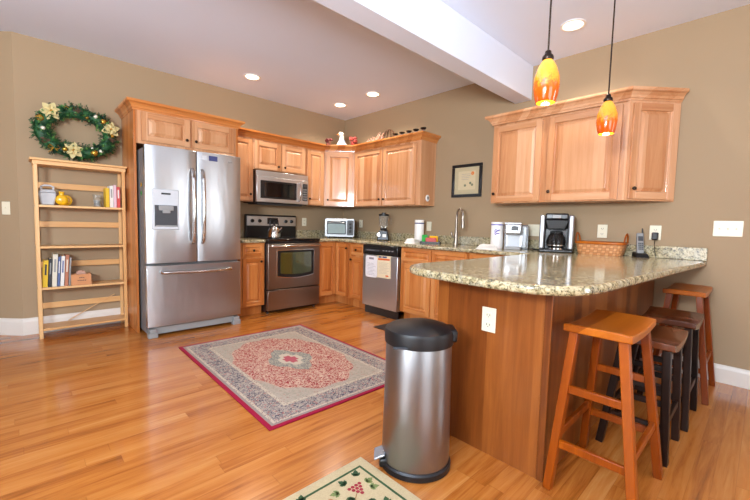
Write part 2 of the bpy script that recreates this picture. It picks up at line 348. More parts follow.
# --- peninsula
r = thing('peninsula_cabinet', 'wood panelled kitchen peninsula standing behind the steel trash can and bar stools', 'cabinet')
MB().box(-2.16, -.003, -4.165, -3.58, .005, ZT).build('cabinet_body', [M['pan_shaded_v']], r, smooth=False)
MB().box(-2.181, -2.161, -4.155, -3.575, 0, ZT).build('end_panel', [M['pan_shaded_v']], r, smooth=False, bevel=.001)
MB().box(-2.155, -.003, -4.181, -4.166, 0, ZT).build('back_panel', [M['pan_shaded_v']], r, smooth=False)
MB().box(-2.186, -2.156, -4.188, -4.156, 0, ZT).build('corner_trim', [M['pan_shaded_v']], r, smooth=False, bevel=.003)
for i in range(4):
    x0 = -2.16+i*.385
    for nm, z0, z1 in (('drawer', .722, .862), ('door', .13, .695)):
        p = MB(); p.M = Matrix.Translation((x0+.38, -3.58, 0)) @ Matrix.Rotation(PI, 4, 'Z')
        door_mesh(p, .01, .365, z0, z1, 0, .05 if nm == 'door' else .03).build(nm, CM, r, smooth=False)
# --- worktops
def edge_top(poly, par):
    MB().prism(poly, .8782, .918).build('top', M['granite'], par, bevel=.015, seg=4)
def backsplash(label, b): tag(MB().box(*b).build('backsplash', M['granite'], bevel=.003), label, 'backsplash')
def arc(cx, cy, r, a0, a1, n): return [(cx+r*math.cos(D(a0+(a1-a0)*i/n)), cy+r*math.sin(D(a0+(a1-a0)*i/n))) for i in range(n+1)]
def bez(p0, p1, p2, n): return [tuple((1-t)**2*p0[k]+2*t*(1-t)*p1[k]+t*t*p2[k] for k in (0,1)) for t in [i/n for i in range(n+1)]]
r = thing('worktop', 'small speckled granite worktop between refrigerator and range', 'countertop')
edge_top([(-2.006,-.003), (-1.704,-.003), (-1.704,-.655), (-2.006,-.655)], r)
backsplash('short granite backsplash strip beside the refrigerator, left of the range', (-2.006,-1.704,-.025,-.003,.9185,1.018))
r = thing('worktop', 'long speckled granite worktop running round the corner and out over the peninsula', 'countertop')
poly = [(-.932,-.003), (-.003,-.003), (-.003,-4.50)]
poly += bez((-.003,-4.50), (-1.0,-4.440), (-2.12,-4.365), 10)[1:]
poly += bez((-2.12,-4.365), (-2.36,-4.345), (-2.41,-4.16), 7)[1:]
poly += bez((-2.41,-4.16), (-2.43,-3.93), (-2.40,-3.70), 7)[1:]
poly += bez((-2.40,-3.70), (-2.385,-3.44), (-2.17,-3.405), 7)[1:]
poly += [(-.655,-3.405), (-.655,-.655), (-.932,-.655)]
edge_top(poly, r)
backsplash('granite backsplash strip on the back wall behind the toaster oven', (-.932,-.026,-.025,-.003,.9185,1.018))
backsplash('long granite backsplash strip running along the whole right wall', (-.0255,-.003,-4.50,-.003,.9185,1.018))
# --- wall cabinets
ZU0, ZU1, UD = 1.381, 2.185, .302
def U(name, label, loc, rz, w, z0, lst, d=UD): return cabinet(name, label, 'cabinet', loc, rz, w, d, z0, ZU1, lst, UM)
U('wall_cabinet', 'narrow wall cabinet with one door between refrigerator and microwave', (-2.006,0,0), 0, .303, ZU0, [('door', .02, .285, ZU0+.01, 2.145, .255, 1.47)])
U('wall_cabinet', 'short two-door wall cabinet directly above the microwave', (-1.702,0,0), 0, .765, 1.79, [('door', .012, .376, 1.802, 2.145, .335, 1.85), ('door', .389, .753, 1.802, 2.145, .43, 1.85)])
U('wall_cabinet', 'narrow wall cabinet with one door just right of the microwave', (-.935,0,0), 0, .322, ZU0, [('door', .022, .302, ZU0+.01, 2.145, .055, 1.47)])
r = thing('corner_wall_cabinet', 'diagonal corner wall cabinet below the white goose', 'cabinet')
MB().prism([(-.612,-.003), (-.003,-.003), (-.003,-.612), (-UD,-.612), (-.612,-UD)], ZU0, ZU1).build('cabinet_body', UM, r, smooth=False)
L = math.hypot(.31,.31); mb = door_mesh(MB(), .03, L-.03, ZU0+.01, 2.145, 0, .056)
p = mb.build('door', UM, r, loc=(-.612,-UD,0), rot=(0,0,-PI/4), bevel=.0015, smooth=False, seg=1); knob_at(p, .062, -.02, 1.47)
U('wall_cabinet', 'wide two-door wall cabinet on right wall under five dark candle holders', (0,-.614,0), R90, 1.238, ZU0,
    [('door', .02, .588, ZU0+.01, 2.145, .555, 1.47), ('door', .602, 1.175, ZU0+.01, 2.145, .64, 1.47)])
r = U('wall_cabinet', 'large two-door wall cabinet above coffee maker, behind the pendants', (0,-2.806,0), R90, 1.168, ZU0,
    [('door', .012, .50, ZU0+.012, 2.145, .045, 1.475), ('door', .558, 1.135, ZU0+.012, 2.145, .59, 1.475)])
r = thing('angled_wall_cabinet', 'angled end wall cabinet with narrow pale door, furthest right above telephone', 'cabinet', (0,0,0))
MB().prism([(-.003,-3.976), (-.322,-3.976), (-.322,-3.990), (-.003,-4.264)], ZU0, ZU1).build('cabinet_body', UM, r, smooth=False)
L = math.hypot(.319,.274); mb = door_mesh(MB(), .025, L-.02, ZU0+.012, 2.145, 0, .056)
p = mb.build('door', UM, r, loc=(-.322,-3.990,0), rot=(0,0,-math.atan2(.274,.319)), bevel=.0015, smooth=False, seg=1); knob_at(p, .055, -.02, 1.475)
# crowns
CR = [(-.012,0), (.004,0), (.006,.014), (.014,.018), (.020,.036), (.038,.056), (.056,.064), (.060,.072), (.060,.088), (-.012,.088)]
def crowns(path, mat, labels):
    for i, l in enumerate(labels): tag(MB().sweep(path, CR, z=2.166, seg=i).build('crown_moulding', M[mat], smooth=False), l, 'moulding')
crowns([(-2.005,-.305), (-.612,-.305), (-.305,-.612), (-.305,-1.855), (-.004,-1.855)], 'cab_h', ['long wood crown moulding over the back wall cabinets above the microwave', 'short slanting wood crown moulding in front of the goose figurine',
    'wood crown moulding on right wall below the dark candle holders', 'short wood crown moulding return on the cabinet side above the thermometer'])
crowns([(-.004,-2.803), (-.325,-2.803), (-.325,-3.990), (-.004,-4.267)], 'upr_h', ['short crown moulding return beside the beam end, left of the pendants', 'long wood crown moulding behind the two amber pendants', 'short angled wood crown moulding furthest right, above the angled cabinet'])
# refrigerator enclosure
r = thing('refrigerator_enclosure', 'tall wood enclosure with two cabinet doors around the refrigerator', 'cabinet')
MB().box(-3.034, -3.013, -.556, -.003, 0, 2.2).build('side_panel', [M['cab_v']], r, smooth=False, bevel=.001)
MB().box(-2.032, -2.008, -.556, -.003, 0, 2.2).build('side_panel', [M['cab_v']], r, smooth=False, bevel=.001)
MB().box(-3.0125, -2.0325, -.558, -.003, 1.862, 2.2).build('cabinet_body', UM, r, smooth=False)
fronts(r, [('door', -2.972, -2.528, 1.89, 2.165, -2.565, 1.955), ('door', -2.508, -2.064, 1.89, 2.165, -2.475, 1.955)], -.558, UM)
MB().sweep([(-3.034,-.004), (-3.034,-.558), (-2.008,-.558), (-2.008,-.395)], CR, z=2.175).build('crown_moulding', [M['cab_h']], r, smooth=False)

# ------------------------------------------------------------------ refrigerator
r = thing('refrigerator', 'stainless steel french door refrigerator with water dispenser in left door', 'refrigerator', (-3.006,-.785,0))
W_ = .900
MB().box(.01, W_-.01, 0, .72, .03, 1.80).build('body', [plain('refrigerator_side_grey', '6c6d6e', .45)], r, bevel=.004)
def curved_slab(x0, x1, z0, z1, bulge=.012, t=.065, n=10, holes=None):
    mb = MB(); vs = []; 
    for i in range(n+1):
        u = i/n; x = x0+(x1-x0)*u; y = -t-bulge*(1-(2*u-1)**2)+ (.006 if i in (0,n) else 0)
        vs += [(x,y,z0),(x,y,z1),(x,-.004,z0),(x,-.004,z1)]
    fs = []
    for i in range(n):
        a, b = i*4, i*4+4
        fs += [(a,b,b+1,a+1),(a+2,a+3,b+3,b+2),(a,a+2,b+2,b),(a+1,b+1,b+3,a+3)]
    fs += [(0,1,3,2),(n*4,n*4+2,n*4+3,n*4+1)]
    return mb.add(vs, fs)
for x0, x1 in ((0,.4475), (.4525,.900)):
    dr = curved_slab(x0, x1, .715, 1.815).build('door', [M['steel_v']], r, bevel=.003)
    hx = .405 if x0 == 0 else .497
    pts = [(hx, -.075, .905), (hx, -.10, .925)]+[(hx, -.115-.022*math.sin(PI*i/10), .945+.645*i/10) for i in range(11)]+[(hx,-.10,1.61),(hx,-.075,1.63)]
    MB().tube(pts, .017, 12).build('door_handle', [M['chrome']], dr)
    if x0 == 0:
        MB().box(.048, .280, -.086, -.060, 1.035, 1.415).build('dispenser_frame', [M['lgrey']], dr, bevel=.008)
        MB().box(.068, .262, -.090, -.0855, 1.065, 1.265).build('dispenser_recess', [M['dgrey']], dr, bevel=.012)
        MB().box(.10, .228, -.1, -.09, 1.215, 1.262).box(.13,.198,-.108,-.09,1.19,1.225).build('dispenser_lever', [M['grey']], dr, bevel=.006)
        MB().box(.075, .255, -.098, -.09, 1.065, 1.078).build('drip_tray', [M['grey']], dr, bevel=.002)
        MB().box(.125, .205, -.088, -.0855, 1.365, 1.382).build('display', [M['black']], dr)
    else:
        MB().box(.565, .648, -.0815, -.072, 1.735, 1.785).box(.50,.545,-.0745,-.07,1.735,1.78,1).build('sticker', [M['blue_ink'], M['lgrey']], dr)
        MB().box(.76, .80, -.080, -.072, 1.738, 1.750).build('badge', [M['grey']], dr)
fz = curved_slab(0, .9, .105, .693, .012).build('freezer_drawer', [M['steel_v']], r, bevel=.003)
pts = [(.115,-.078,.628),(.118,-.10,.628)]+[(.13+.64*i/12,-.12-.014*math.sin(PI*i/12),.628-.004*math.sin(PI*i/12)) for i in range(13)]+[(.782,-.10,.628),(.785,-.078,.628)]
MB().tube(pts, .017, 12).build('drawer_handle', [M['chrome']], fz)
MB().box(.06, .84, -.035, 0, .025, .095).build('base_grille', [M['grey']], r, bevel=.004)
for x in (.005, .815): MB().box(x, x+.08, -.075, -.002, .0, .05).box(x+.01, x+.07, -.07, -.01, .05, .085).build('foot_bracket', [M['grey']], r, bevel=.004)
for x in (.03, .79): MB().box(x, x+.08, -.03, .05, 1.80, 1.822).build('hinge_cover', [M['black']], r, bevel=.004)

for k, (z, c, w, l) in enumerate(((1.455,'yel','yellow','yellow flower magnet, upper one on the left side of the refrigerator'), (1.375,'green','green','green leaf magnet, lower one on the left side of the refrigerator'))):
    mb = MB(); mb.lathe([(.012,0),(.012,.004)], (0,0,0), 'X', 10)
    for j in range(5): a_ = 2*PI*j/5; mb.lathe([(.009,0),(.008,.003)], (0,.013*math.cos(a_),.013*math.sin(a_)), 'X', 8)
    tag(mb.build('magnet', [M[c]], loc=(-3.0095,-.70,z)), l, 'magnet')

# ------------------------------------------------------------------ range
r = thing('range', 'stainless electric range with black glass cooktop and oven window', 'stove', (-1.697,-.03,0))
w = .760
MB().box(.004, w-.004, -.60, 0, .02, .895).build('body', [M['black']], r, bevel=.002)
MB().box(-.001, w+.001, -.655, -.06, .896, .9285).build('cooktop', [M['glassblk']], r, bevel=.008)
for x, y, q in ((.2,-.45,.10),(.56,-.45,.085),(.2,-.2,.075),(.56,-.2,.10)): MB().lathe([(q,0),(q,.0006),(q-.004,.0006),(q-.004,0)], (x,y,.9286), seg=32, cap=False).build('burner_ring', [M['dgrey']], r)
bg = MB().box(0, w, -.045, 0, .9, 1.225).build('backguard', [M['black']], r, bevel=.006)
MB().box(.012, w-.012, -.058, -.0455, 1.075, 1.205).build('control_panel', [M['steel']], bg, bevel=.004)
MB().box(.30, .46, -.0625, -.0585, 1.10, 1.185).build('clock_display', [M['black']], bg, bevel=.004)
for x in (.085, .19, .585, .675): MB().lathe([(.024,0),(.024,.006),(.019,.01),(.018,.026),(.014,.03)], (x,-.058,1.14), '-Y', 20).box(x-.003,x+.003,-.092,-.084,1.125,1.157).build('control_knob', [M['black']], bg)
MB().box(.005, w-.005, -.64, -.60, .868, .894).build('vent_trim', [M['black']], r)
od = MB().box(.003, w-.003, -.655, -.602, .305, .865).build('oven_door', [M['steel_d']], r, bevel=.006)
def rr(x0, x1, z0, z1, rad, sag=0):
    p = []
    for cx, cz, a0 in ((x1-rad, z1-rad, 0), (x0+rad, z1-rad, 90), (x0+rad, z0+rad, 180), (x1-rad, z0+rad, 270)):
        for i in range(5): a_ = D(a0+90*i/4); p.append((cx+rad*math.cos(a_), cz+rad*math.sin(a_)))
        if a0 == 180 and sag: p += [(x0+(x1-x0)*k/8, z0-sag*math.sin(PI*k/8)) for k in range(1, 8)]
    return p
def plate(pts, y0, y1, m=0, mb=None):
    mb = mb or MB(); K = mb.M.copy(); mb.M = mb.M @ Matrix(((1,0,0,0),(0,0,-1,0),(0,1,0,0),(0,0,0,1)))
    mb.prism(pts, -y0, -y1, m) if -y0 < -y1 else mb.prism(pts, -y1, -y0, m); mb.M = K; return mb
plate(rr(.118, .662, .455, .79, .02, .028), -.655, -.661).build('window_trim', [M['chrome']], od)
plate(rr(.126, .654, .463, .782, .018, .026), -.661, -.664).build('window_frame', [M['black']], od)
plate(rr(.165, .615, .495, .755, .012, .018), -.664, -.666).build('window_glass', [M['oven']], od)
MB().tube([(.03,-.655,.835),(.032,-.70,.838),(.06,-.712,.838),(w-.06,-.712,.838),(w-.032,-.70,.838),(w-.03,-.655,.835)], .013, 12).build('oven_handle', [M['chrome']], od)
MB().box(.003, w-.003, -.652, -.602, .045, .292).box(.003, w-.003, -.658, -.64, .268, .292).build('storage_drawer', [M['steel_d']], r, bevel=.004)
for x in (.04, w-.04):
    for y in (-.58, -.05): MB().lathe([(.016,0),(.016,.012),(.008,.014),(.008,.03)], (x,y,0)).build('foot', [M['black']], r)

r = thing('kettle', 'small steel kettle with black handle standing on the range cooktop', 'kettle', (-1.49,-.45,.9295), D(20))
MB().lathe([(.075,0),(.082,.008),(.083,.04),(.076,.09),(.058,.125),(.036,.142),(.036,.146)], seg=28).build('body', [M['chrome']], r)
MB().lathe([(.037,.146),(.03,.156),(.012,.16),(.012,.168),(.017,.176),(.010,.186)], seg=20).build('lid', [M['black']], r)
MB().tube([(-.062,0,.115),(-.078,0,.17),(-.066,0,.222),(-.03,0,.243),(.03,0,.243),(.066,0,.222),(.078,0,.17),(.062,0,.115)], [.006,.008,.011,.012,.012,.011,.008,.006], 10).build('handle', [M['black']], r)
MB().tube([(0,-.07,.07),(0,-.105,.10),(0,-.125,.135)], [.018,.014,.011], 12).build('spout', [M['chrome']], r)

# ------------------------------------------------------------------ microwave
r = thing('microwave', 'stainless over-the-range microwave hanging above the range', 'microwave', (-1.698,-.005,1.368))
w = .76
MB().box(.001, w-.001, -.345, 0, .0, .404).build('body', [M['black']], r, bevel=.002)
MB().box(.0, w, -.372, -.346, .335, .405).build('vent_grille', [M['steel']], r, bevel=.003)
dr = MB().box(0, .655, -.385, -.346, .012, .332).build('door', [M['steel']], r, bevel=.005)
plate(rr(.05, .57, .06, .285, .008), -.385, -.388).build('window_frame', [M['black']], dr)
plate(rr(.10, .535, .085, .262, .006), -.388, -.390).build('window', [M['glassblk']], dr)
MB().tube([(.605,-.385,.05),(.605,-.415,.06)]+[(.605,-.42-.012*math.sin(PI*i/8),.075+.19*i/8) for i in range(9)]+[(.605,-.415,.285),(.605,-.385,.292)], .011, 10).build('handle', [M['chrome']], dr)
cp = MB().box(.658, w, -.380, -.346, .012, .332).build('control_panel', [M['steel']], r, bevel=.003)
MB().box(.668, w-.014, -.384, -.3805, .06, .29).build('keypad', [M['black']], cp, bevel=.002)
MB().box(.676, w-.022, -.386, -.3845, .245, .28).build('display', [M['dgrey']], cp)
kb = MB()
for i in range(5):
    for j in range(3): kb.box(.677+.02*j, .691+.02*j, -.3855, -.3845, .075+.032*i, .093+.032*i)
tag(kb.build('button', [M['grey']], cp), kind='stuff')
MB().box(.05, w-.05, -.30, -.04, -.012, -.0005).build('underside_light_panel', [M['dgrey']], r)

# ------------------------------------------------------------------ dishwasher
r = thing('dishwasher', 'stainless dishwasher with black control panel and papers on its door', 'dishwasher', (-.02,-1.248,0), R90)
w = .606
MB().box(.004, w-.004, -.585, 0, .10, .872).build('body', [M['dgrey']], r, smooth=False)
MB().box(.0, w, -.645, -.586, .105, .755).build('door', [M['steel']], r, bevel=.006)
cp = MB().box(.0, w, -.65, -.586, .758, .874).build('control_panel', [M['black']], r, bevel=.006)
MB().box(.05, .30, -.654, -.6505, .80, .822).build('handle_recess', [M['dgrey']], cp, bevel=.002)
MB().box(.08, .22, -.657, -.6545, .806, .814).build('badge', [M['silver']], cp)
for i in range(4): MB().box(.36+.05*i, .388+.05*i, -.653, -.6505, .812, .824).build('button', [M['grey']], cp)
MB().box(.01, w-.01, -.60, -.5855, .0, .10).build('toe_kick', [M['black']], r, smooth=False)
p = thing('paper_sheet', 'white rounded paper sheet on the dishwasher door, left one', 'paper', (-.6665,-1.248,0), R90)
plate(rr(.055, .265, .47, .742, .03), 0, -.0015).build('sheet', [M['paper']], p)
mb = MB(); mb.box(.12, .205, -.0024, -.0016, .695, .722)
for i in range(9): mb.box(.085, .24-.02*(i%3), -.0022, -.0016, .50+.018*i, .503+.018*i)
mb.build('print', [M['ink']], p)
p = thing('paper_sheet', 'cream paper sheet with orange heading on the dishwasher door, right one', 'paper', (-.6665,-1.248,0), R90)
mb = MB(); mb.M = Matrix.Rotation(D(-1.5), 4, 'Y'); mb.box(.285, .515, -.0015, 0, .475, .745).build('sheet', [M['paper_c']], p)
mb = MB(); mb.M = Matrix.Rotation(D(-1.5), 4, 'Y'); mb.box(.30, .50, -.0022, -.0016, .69, .713).build('heading_band', [M['orange_ink']], p)
mb = MB(); mb.M = Matrix.Rotation(D(-1.5), 4, 'Y'); mb.box(.31, .36, -.0022, -.0016, .72, .738).box(.375, .45, -.0022, -.0016, .72, .738); mb.build('title', [M['blue_ink']], p)
mb = MB(); mb.M = Matrix.Rotation(D(-1.5), 4, 'Y'); mb.box(.43, .48, -.0022, -.0016, .495, .512).build('stamp', [M['orange_ink']], p)
mb = MB(); mb.M = Matrix.Rotation(D(-1.5), 4, 'Y')
for i in range(9): mb.box(.31, .49-.03*(i%2), -.0020, -.0016, .53+.016*i, .532+.016*i)
mb.build('print', [M['ink']], p)

# ------------------------------------------------------------------ faucet
ZC = .918
r = thing('faucet', 'tall gooseneck steel pull-down faucet on the worktop behind the sink', 'faucet', (-.20,-2.33,ZC))
MB().lathe([(.030,0),(.030,.008),(.024,.014),(.021,.06),(.019,.16),(.017,.17)], seg=20).build('base', [M['faucet']], r)
MB().tube([(0,0,.15),(0,0,.30)]+[(-.025*(1-math.cos(PI*i/10)), -.058*(1-math.cos(PI*i/10)), .33+.085*math.sin(PI*i/10)) for i in range(11)]+[(-.05,-.116,.30)], .013, 12).build('neck', [M['faucet']], r)
MB().tube([(-.05,-.116,.31),(-.05,-.117,.27),(-.05,-.118,.20)], [.015,.018,.021], 14).build('spray_head', [M['faucet']], r)
MB().tube([(0,.02,.085),(0,.05,.095),(-.01,.062,.15)], [.012,.010,.007], 10).build('lever', [M['faucet']], r)

# ------------------------------------------------------------------ small worktop things
def toaster():
    r = thing('toaster_oven', 'silver toaster oven with glass door standing in the worktop corner', 'toaster oven', (-.36,-.38,ZC), D(-42))
    w = .43
    MB().box(-w/2+.004, w/2-.004, -.13, .15, .02, .275).build('body', [M['black']], r, bevel=.02)
    fr = plate(rr(-w/2, w/2, .018, .285, .025), -.128, -.16).build('front_frame', [M['toaster']], r, bevel=.004)
    mb = plate(rr(-w/2+.03, .095, .055, .25, .015), -.16, -.166); d_ = mb.build('door', [M['dgrey']], r)
    plate(rr(-w/2+.045, .082, .07, .205, .01), -.166, -.168).build('window', [plain('grey_oven_glass', '87999b', .12)], d_)
    MB().tube([(-w/2+.05,-.166,.222),(-w/2+.055,-.19,.224)]+[(-w/2+.07+.20*i/8,-.195,.225+.012*math.sin(PI*i/8)) for i in range(9)]+[(.07,-.19,.224),(.075,-.166,.222)], .008, 8).build('door_handle', [M['toaster']], d_)
    cp = plate(rr(.108, w/2-.012, .045, .262, .012), -.16, -.164).build('control_panel', [M['dgrey']], r)
    for z in (.21, .155, .10): MB().lathe([(.019,0),(.019,.005),(.015,.008),(.014,.02),(.01,.022)], (.155,-.164,z), '-Y', 16).build('control_knob', [M['black']], cp)
    for x in (-.17,.17):
        for y in (-.11,.12): MB().lathe([(.014,0),(.012,.022)], (x,y,0), seg=12).build('foot', [M['black']], r)
toaster()
r = thing('blender', 'black blender with clear jar and dark lid on worktop above dishwasher', 'blender', (-.26,-1.20,ZC), D(-50))
MB().hexa([(-.085,-.085,0),(.085,-.085,0),(.085,.085,0),(-.085,.085,0)], [(-.06,-.06,.14),(.06,-.06,.14),(.06,.06,.14),(-.06,.06,.14)]).build('motor_base', [M['black']], r, bevel=.014)
MB().lathe([(.030,0),(.030,.006),(.024,.012)], (-.055,-.088,.075), '-Y', 16).build('dial', [M['silver']], r)
MB().box(-.005, .045, -.086, -.079, .045, .085).build('badge', [M['white']], r, bevel=.002)
MB().lathe([(.045,.14),(.048,.165)], seg=20).build('collar', [M['black']], r)
MB().lathe([(.046,.166),(.055,.20),(.07,.33),(.0675,.33),(.052,.20),(.04,.172)], seg=24, cap=False).build('jar', [M['glass']], r)
MB().lathe([(.070,.331),(.071,.352),(.05,.358),(.03,.36),(.03,.375)], seg=24).build('lid', [M['black']], r)
MB().tube([(.068,0,.31),(.10,0,.30),(.10,0,.22),(.058,0,.20)], .008, 8).build('jar_handle', [M['glass']], r)
for k in range(4):
    a_ = PI/2*k; MB().beam((.012*math.cos(a_),.012*math.sin(a_),.17), (.034*math.cos(a_),.034*math.sin(a_),.19), .01, .002, (0,0,1)).build('blade', [M['chrome']], r)

def roll(name, label, cat, loc, rad, h, bands, motif=False):
    r = thing(name, label, cat, loc)
    MB().lathe([(rad*.97,0),(rad,.004),(rad,h-.006),(rad*.95,h),(.024,h),(.024,h-.05)], seg=32, cap=False).build('roll', [M['white']], r)
    for z0, z1, mt in bands: MB().lathe([(rad+.0006,z0),(rad+.0006,z1)], seg=32, cap=False).build('printed_band', [M[mt]], r)
    return r
roll('paper_towel_roll', 'tall white paper towel roll with blue band beside the sponges', 'paper towel', (-.155,-1.74,ZC), .060, .285, [(.235,.25,'blue_ink')])
r = roll('paper_towel_roll', 'white paper towel roll with purple swirl print beside the pod coffee maker', 'paper towel', (-.238,-2.86,ZC), .062, .272, [(.238,.250,'purple')])
mb = MB(); rad = .0627
def onroll(s0, z0, s1, z1, w, th0):
    pts = []
    for i in range(6):
        t_ = i/5; th = th0+(s0+(s1-s0)*t_)/rad; z = z0+(z1-z0)*t_+.012*math.sin(PI*t_); pts.append((rad*math.cos(th), rad*math.sin(th), z))
    mb.tube(pts, [w*.3]+[w]*4+[w*.3], 6)
T0 = math.atan2(-1.95, -3.6)
onroll(-.028, .15, .028, .19, .007, T0); onroll(-.024, .135, .024, .15, .006, T0); onroll(-.03, .17, .0, .195, .004, T0)
mb.build('swirl_print', [M['purple']], r)

def rumpled(name, label, cat, loc, sx, sy, h, mat, rz=0, seed=1, layers=3):
    rnd = random.Random(seed); mb = MB()
    for L_ in range(layers):
        n = 14; f = 1-.13*L_; ph = rnd.random()*6; vs = []
        z0 = h*L_/layers
        for j in range(n):
            for i in range(n):
                u, v = i/(n-1)*2-1, j/(n-1)*2-1
                e = max(abs(u), abs(v)); z = z0+h/layers*.9*(1-e**6)+.004*math.sin(5*u+ph)*math.cos(4*v+ph)*(1-e**4)
                vs.append((sx*f*u*(1+.04*math.sin(3*v+ph)), sy*f*v*(1+.05*math.cos(4*u+ph)), max(z0+.0003, z)))
        mb.add(vs, [(j*n+i, j*n+i+1, (j+1)*n+i+1, (j+1)*n+i) for j in range(n-1) for i in range(n-1)])
        mb.prism([(vs[k][0], vs[k][1]) for k in (list(range(n))+[n*j+n-1 for j in range(1,n)]+[n*(n-1)+i for i in range(n-2,-1,-1)]+[n*j for j in range(n-2,0,-1)])], z0, z0+.0006)
    return tag(mb.build(name, [mat], loc=loc, rot=(0,0,rz)), label, cat)
rumpled('dish_cloth', 'white folded cloth on worktop in front of the blue banded paper roll', 'cloth', (-.36,-1.80,ZC), .085, .075, .055, M['white'], .3, 3)
rumpled('dish_cloth', 'white rumpled cloth on worktop in front of the purple printed paper roll', 'cloth', (-.435,-2.86,ZC), .10, .10, .045, M['white'], .5, 5)
r = thing('sponge_tray', 'shallow black tray holding sponges and red packets beside the sink', 'tray', (-.25,-2.0,ZC), D(-62))
MB().box(-.12,.12,-.05,.05,0,.008).box(-.12,.12,-.05,-.046,.008,.024).box(-.12,.12,.046,.05,.008,.024).box(-.12,-.116,-.046,.046,.008,.024).box(.116,.12,-.046,.046,.008,.024).build('tray_body', [M['blackm']], r, bevel=.001)
def inT(x, y): c, s_ = math.cos(D(-62)), math.sin(D(-62)); return (-.25+c*x-s_*y, -2.0+s_*x+c*y)
for nm, mt, lb, ct, x, y, z, dx, dy, dz in (('sponge','green','green sponge standing at left end of the black tray','sponge',-.075,.02,.0085,.065,.035,.095),
        ('sponge','yellow','yellow sponge standing at right end of the black tray','sponge',.035,.02,.0085,.10,.035,.085),
        ('packet','red','red packet leaning at front of the black tray','packet',.01,-.02,.0085,.13,.03,.062)):
    p = inT(x, y); tag(MB().box(-dx/2,dx/2,-dy/2,dy/2,0,dz).build(nm, [M[mt]], loc=(p[0],p[1],ZC+z), rot=(0,0,D(-62)), bevel=.006), lb, ct)

# pod coffee maker
r = thing('pod_coffee_maker', 'silver pod coffee maker standing behind the purple printed paper roll', 'coffee maker', (-.205,-3.05,ZC), D(-68))
MB().box(-.115,.115,.0,.13,0,.25).build('body', [M['silver']], r, bevel=.022, seg=3)
MB().box(-.105,.06,-.12,0,.15,.262).build('brew_head', [M['silver']], r, bevel=.02, seg=3)
MB().box(-.10,.055,-.125,.0,.0,.028).build('drip_tray', [M['grey']], r, bevel=.006)
MB().box(-.085,.04,-.006,-.0005,.03,.148).build('cup_bay', [M['lgrey']], r)
MB().box(-.04,.03,-.1245,-.1205,.19,.235).build('display', [M['dgrey']], r, bevel=.002)
MB().tube([(-.10,-.05,.225),(-.10,-.115,.262),(.05,-.115,.262),(.05,-.05,.225)], .007, 8).build('lift_handle', [M['chrome']], r)
MB().box(.062,.118,-.10,.0,.0,.235).build('water_tank', [M['glass']], r, bevel=.012)
# drip coffee maker
r = thing('coffee_maker', 'black and steel drip coffee maker with glass carafe on worktop', 'coffee maker', (-.215,-3.445,ZC), D(-70))
MB().box(-.142,.142,-.09,.13,0,.03).build('base', [M['black']], r, bevel=.01)
for x0, x1 in ((-.142,-.098), (.098,.142)): MB().box(x0,x1,-.08,.13,.031,.345).build('side_column', [M['steel_side']], r, bevel=.012)
MB().box(-.097,.097,.045,.128,.031,.345).build('back_housing', [M['black']], r, bevel=.004)
MB().hexa([(-.075,-.07,.215),(.075,-.07,.215),(.09,.04,.215),(-.09,.04,.215)], [(-.097,-.085,.30),(.097,-.085,.30),(.097,.044,.30),(-.097,.044,.30)]).build('filter_basket', [M['blackm']], r, bevel=.008)
MB().box(-.097,.097,-.085,.044,.301,.36).build('lid', [M['black']], r, bevel=.014)
MB().box(-.035,.035,-.089,-.0855,.315,.345).build('display', [M['grey']], r, bevel=.002)
MB().lathe([(.075,.0305),(.075,.042)], (0,-.02,0), seg=28).build('hot_plate', [M['chrome']], r)
MB().lathe([(.058,.043),(.078,.06),(.083,.10),(.07,.15),(.05,.175),(.048,.175),(.067,.15),(.08,.10),(.075,.062),(.056,.047)], (0,-.02,0), seg=28, cap=False).build('carafe', [M['smoke']], r)
MB().lathe([(.052,.176),(.052,.192),(.03,.20)], (0,-.02,0), seg=24).build('carafe_lid', [M['black']], r)
MB().lathe([(.079,.062),(.0795,.075)], (0,-.02,0), seg=28, cap=False).build('carafe_band', [M['chrome']], r)
MB().tube([(0,-.075,.18),(0,-.115,.175),(0,-.12,.12),(0,-.10,.075)], [.008,.010,.010,.007], 8, flat=1.6).build('carafe_handle', [M['black']], r)

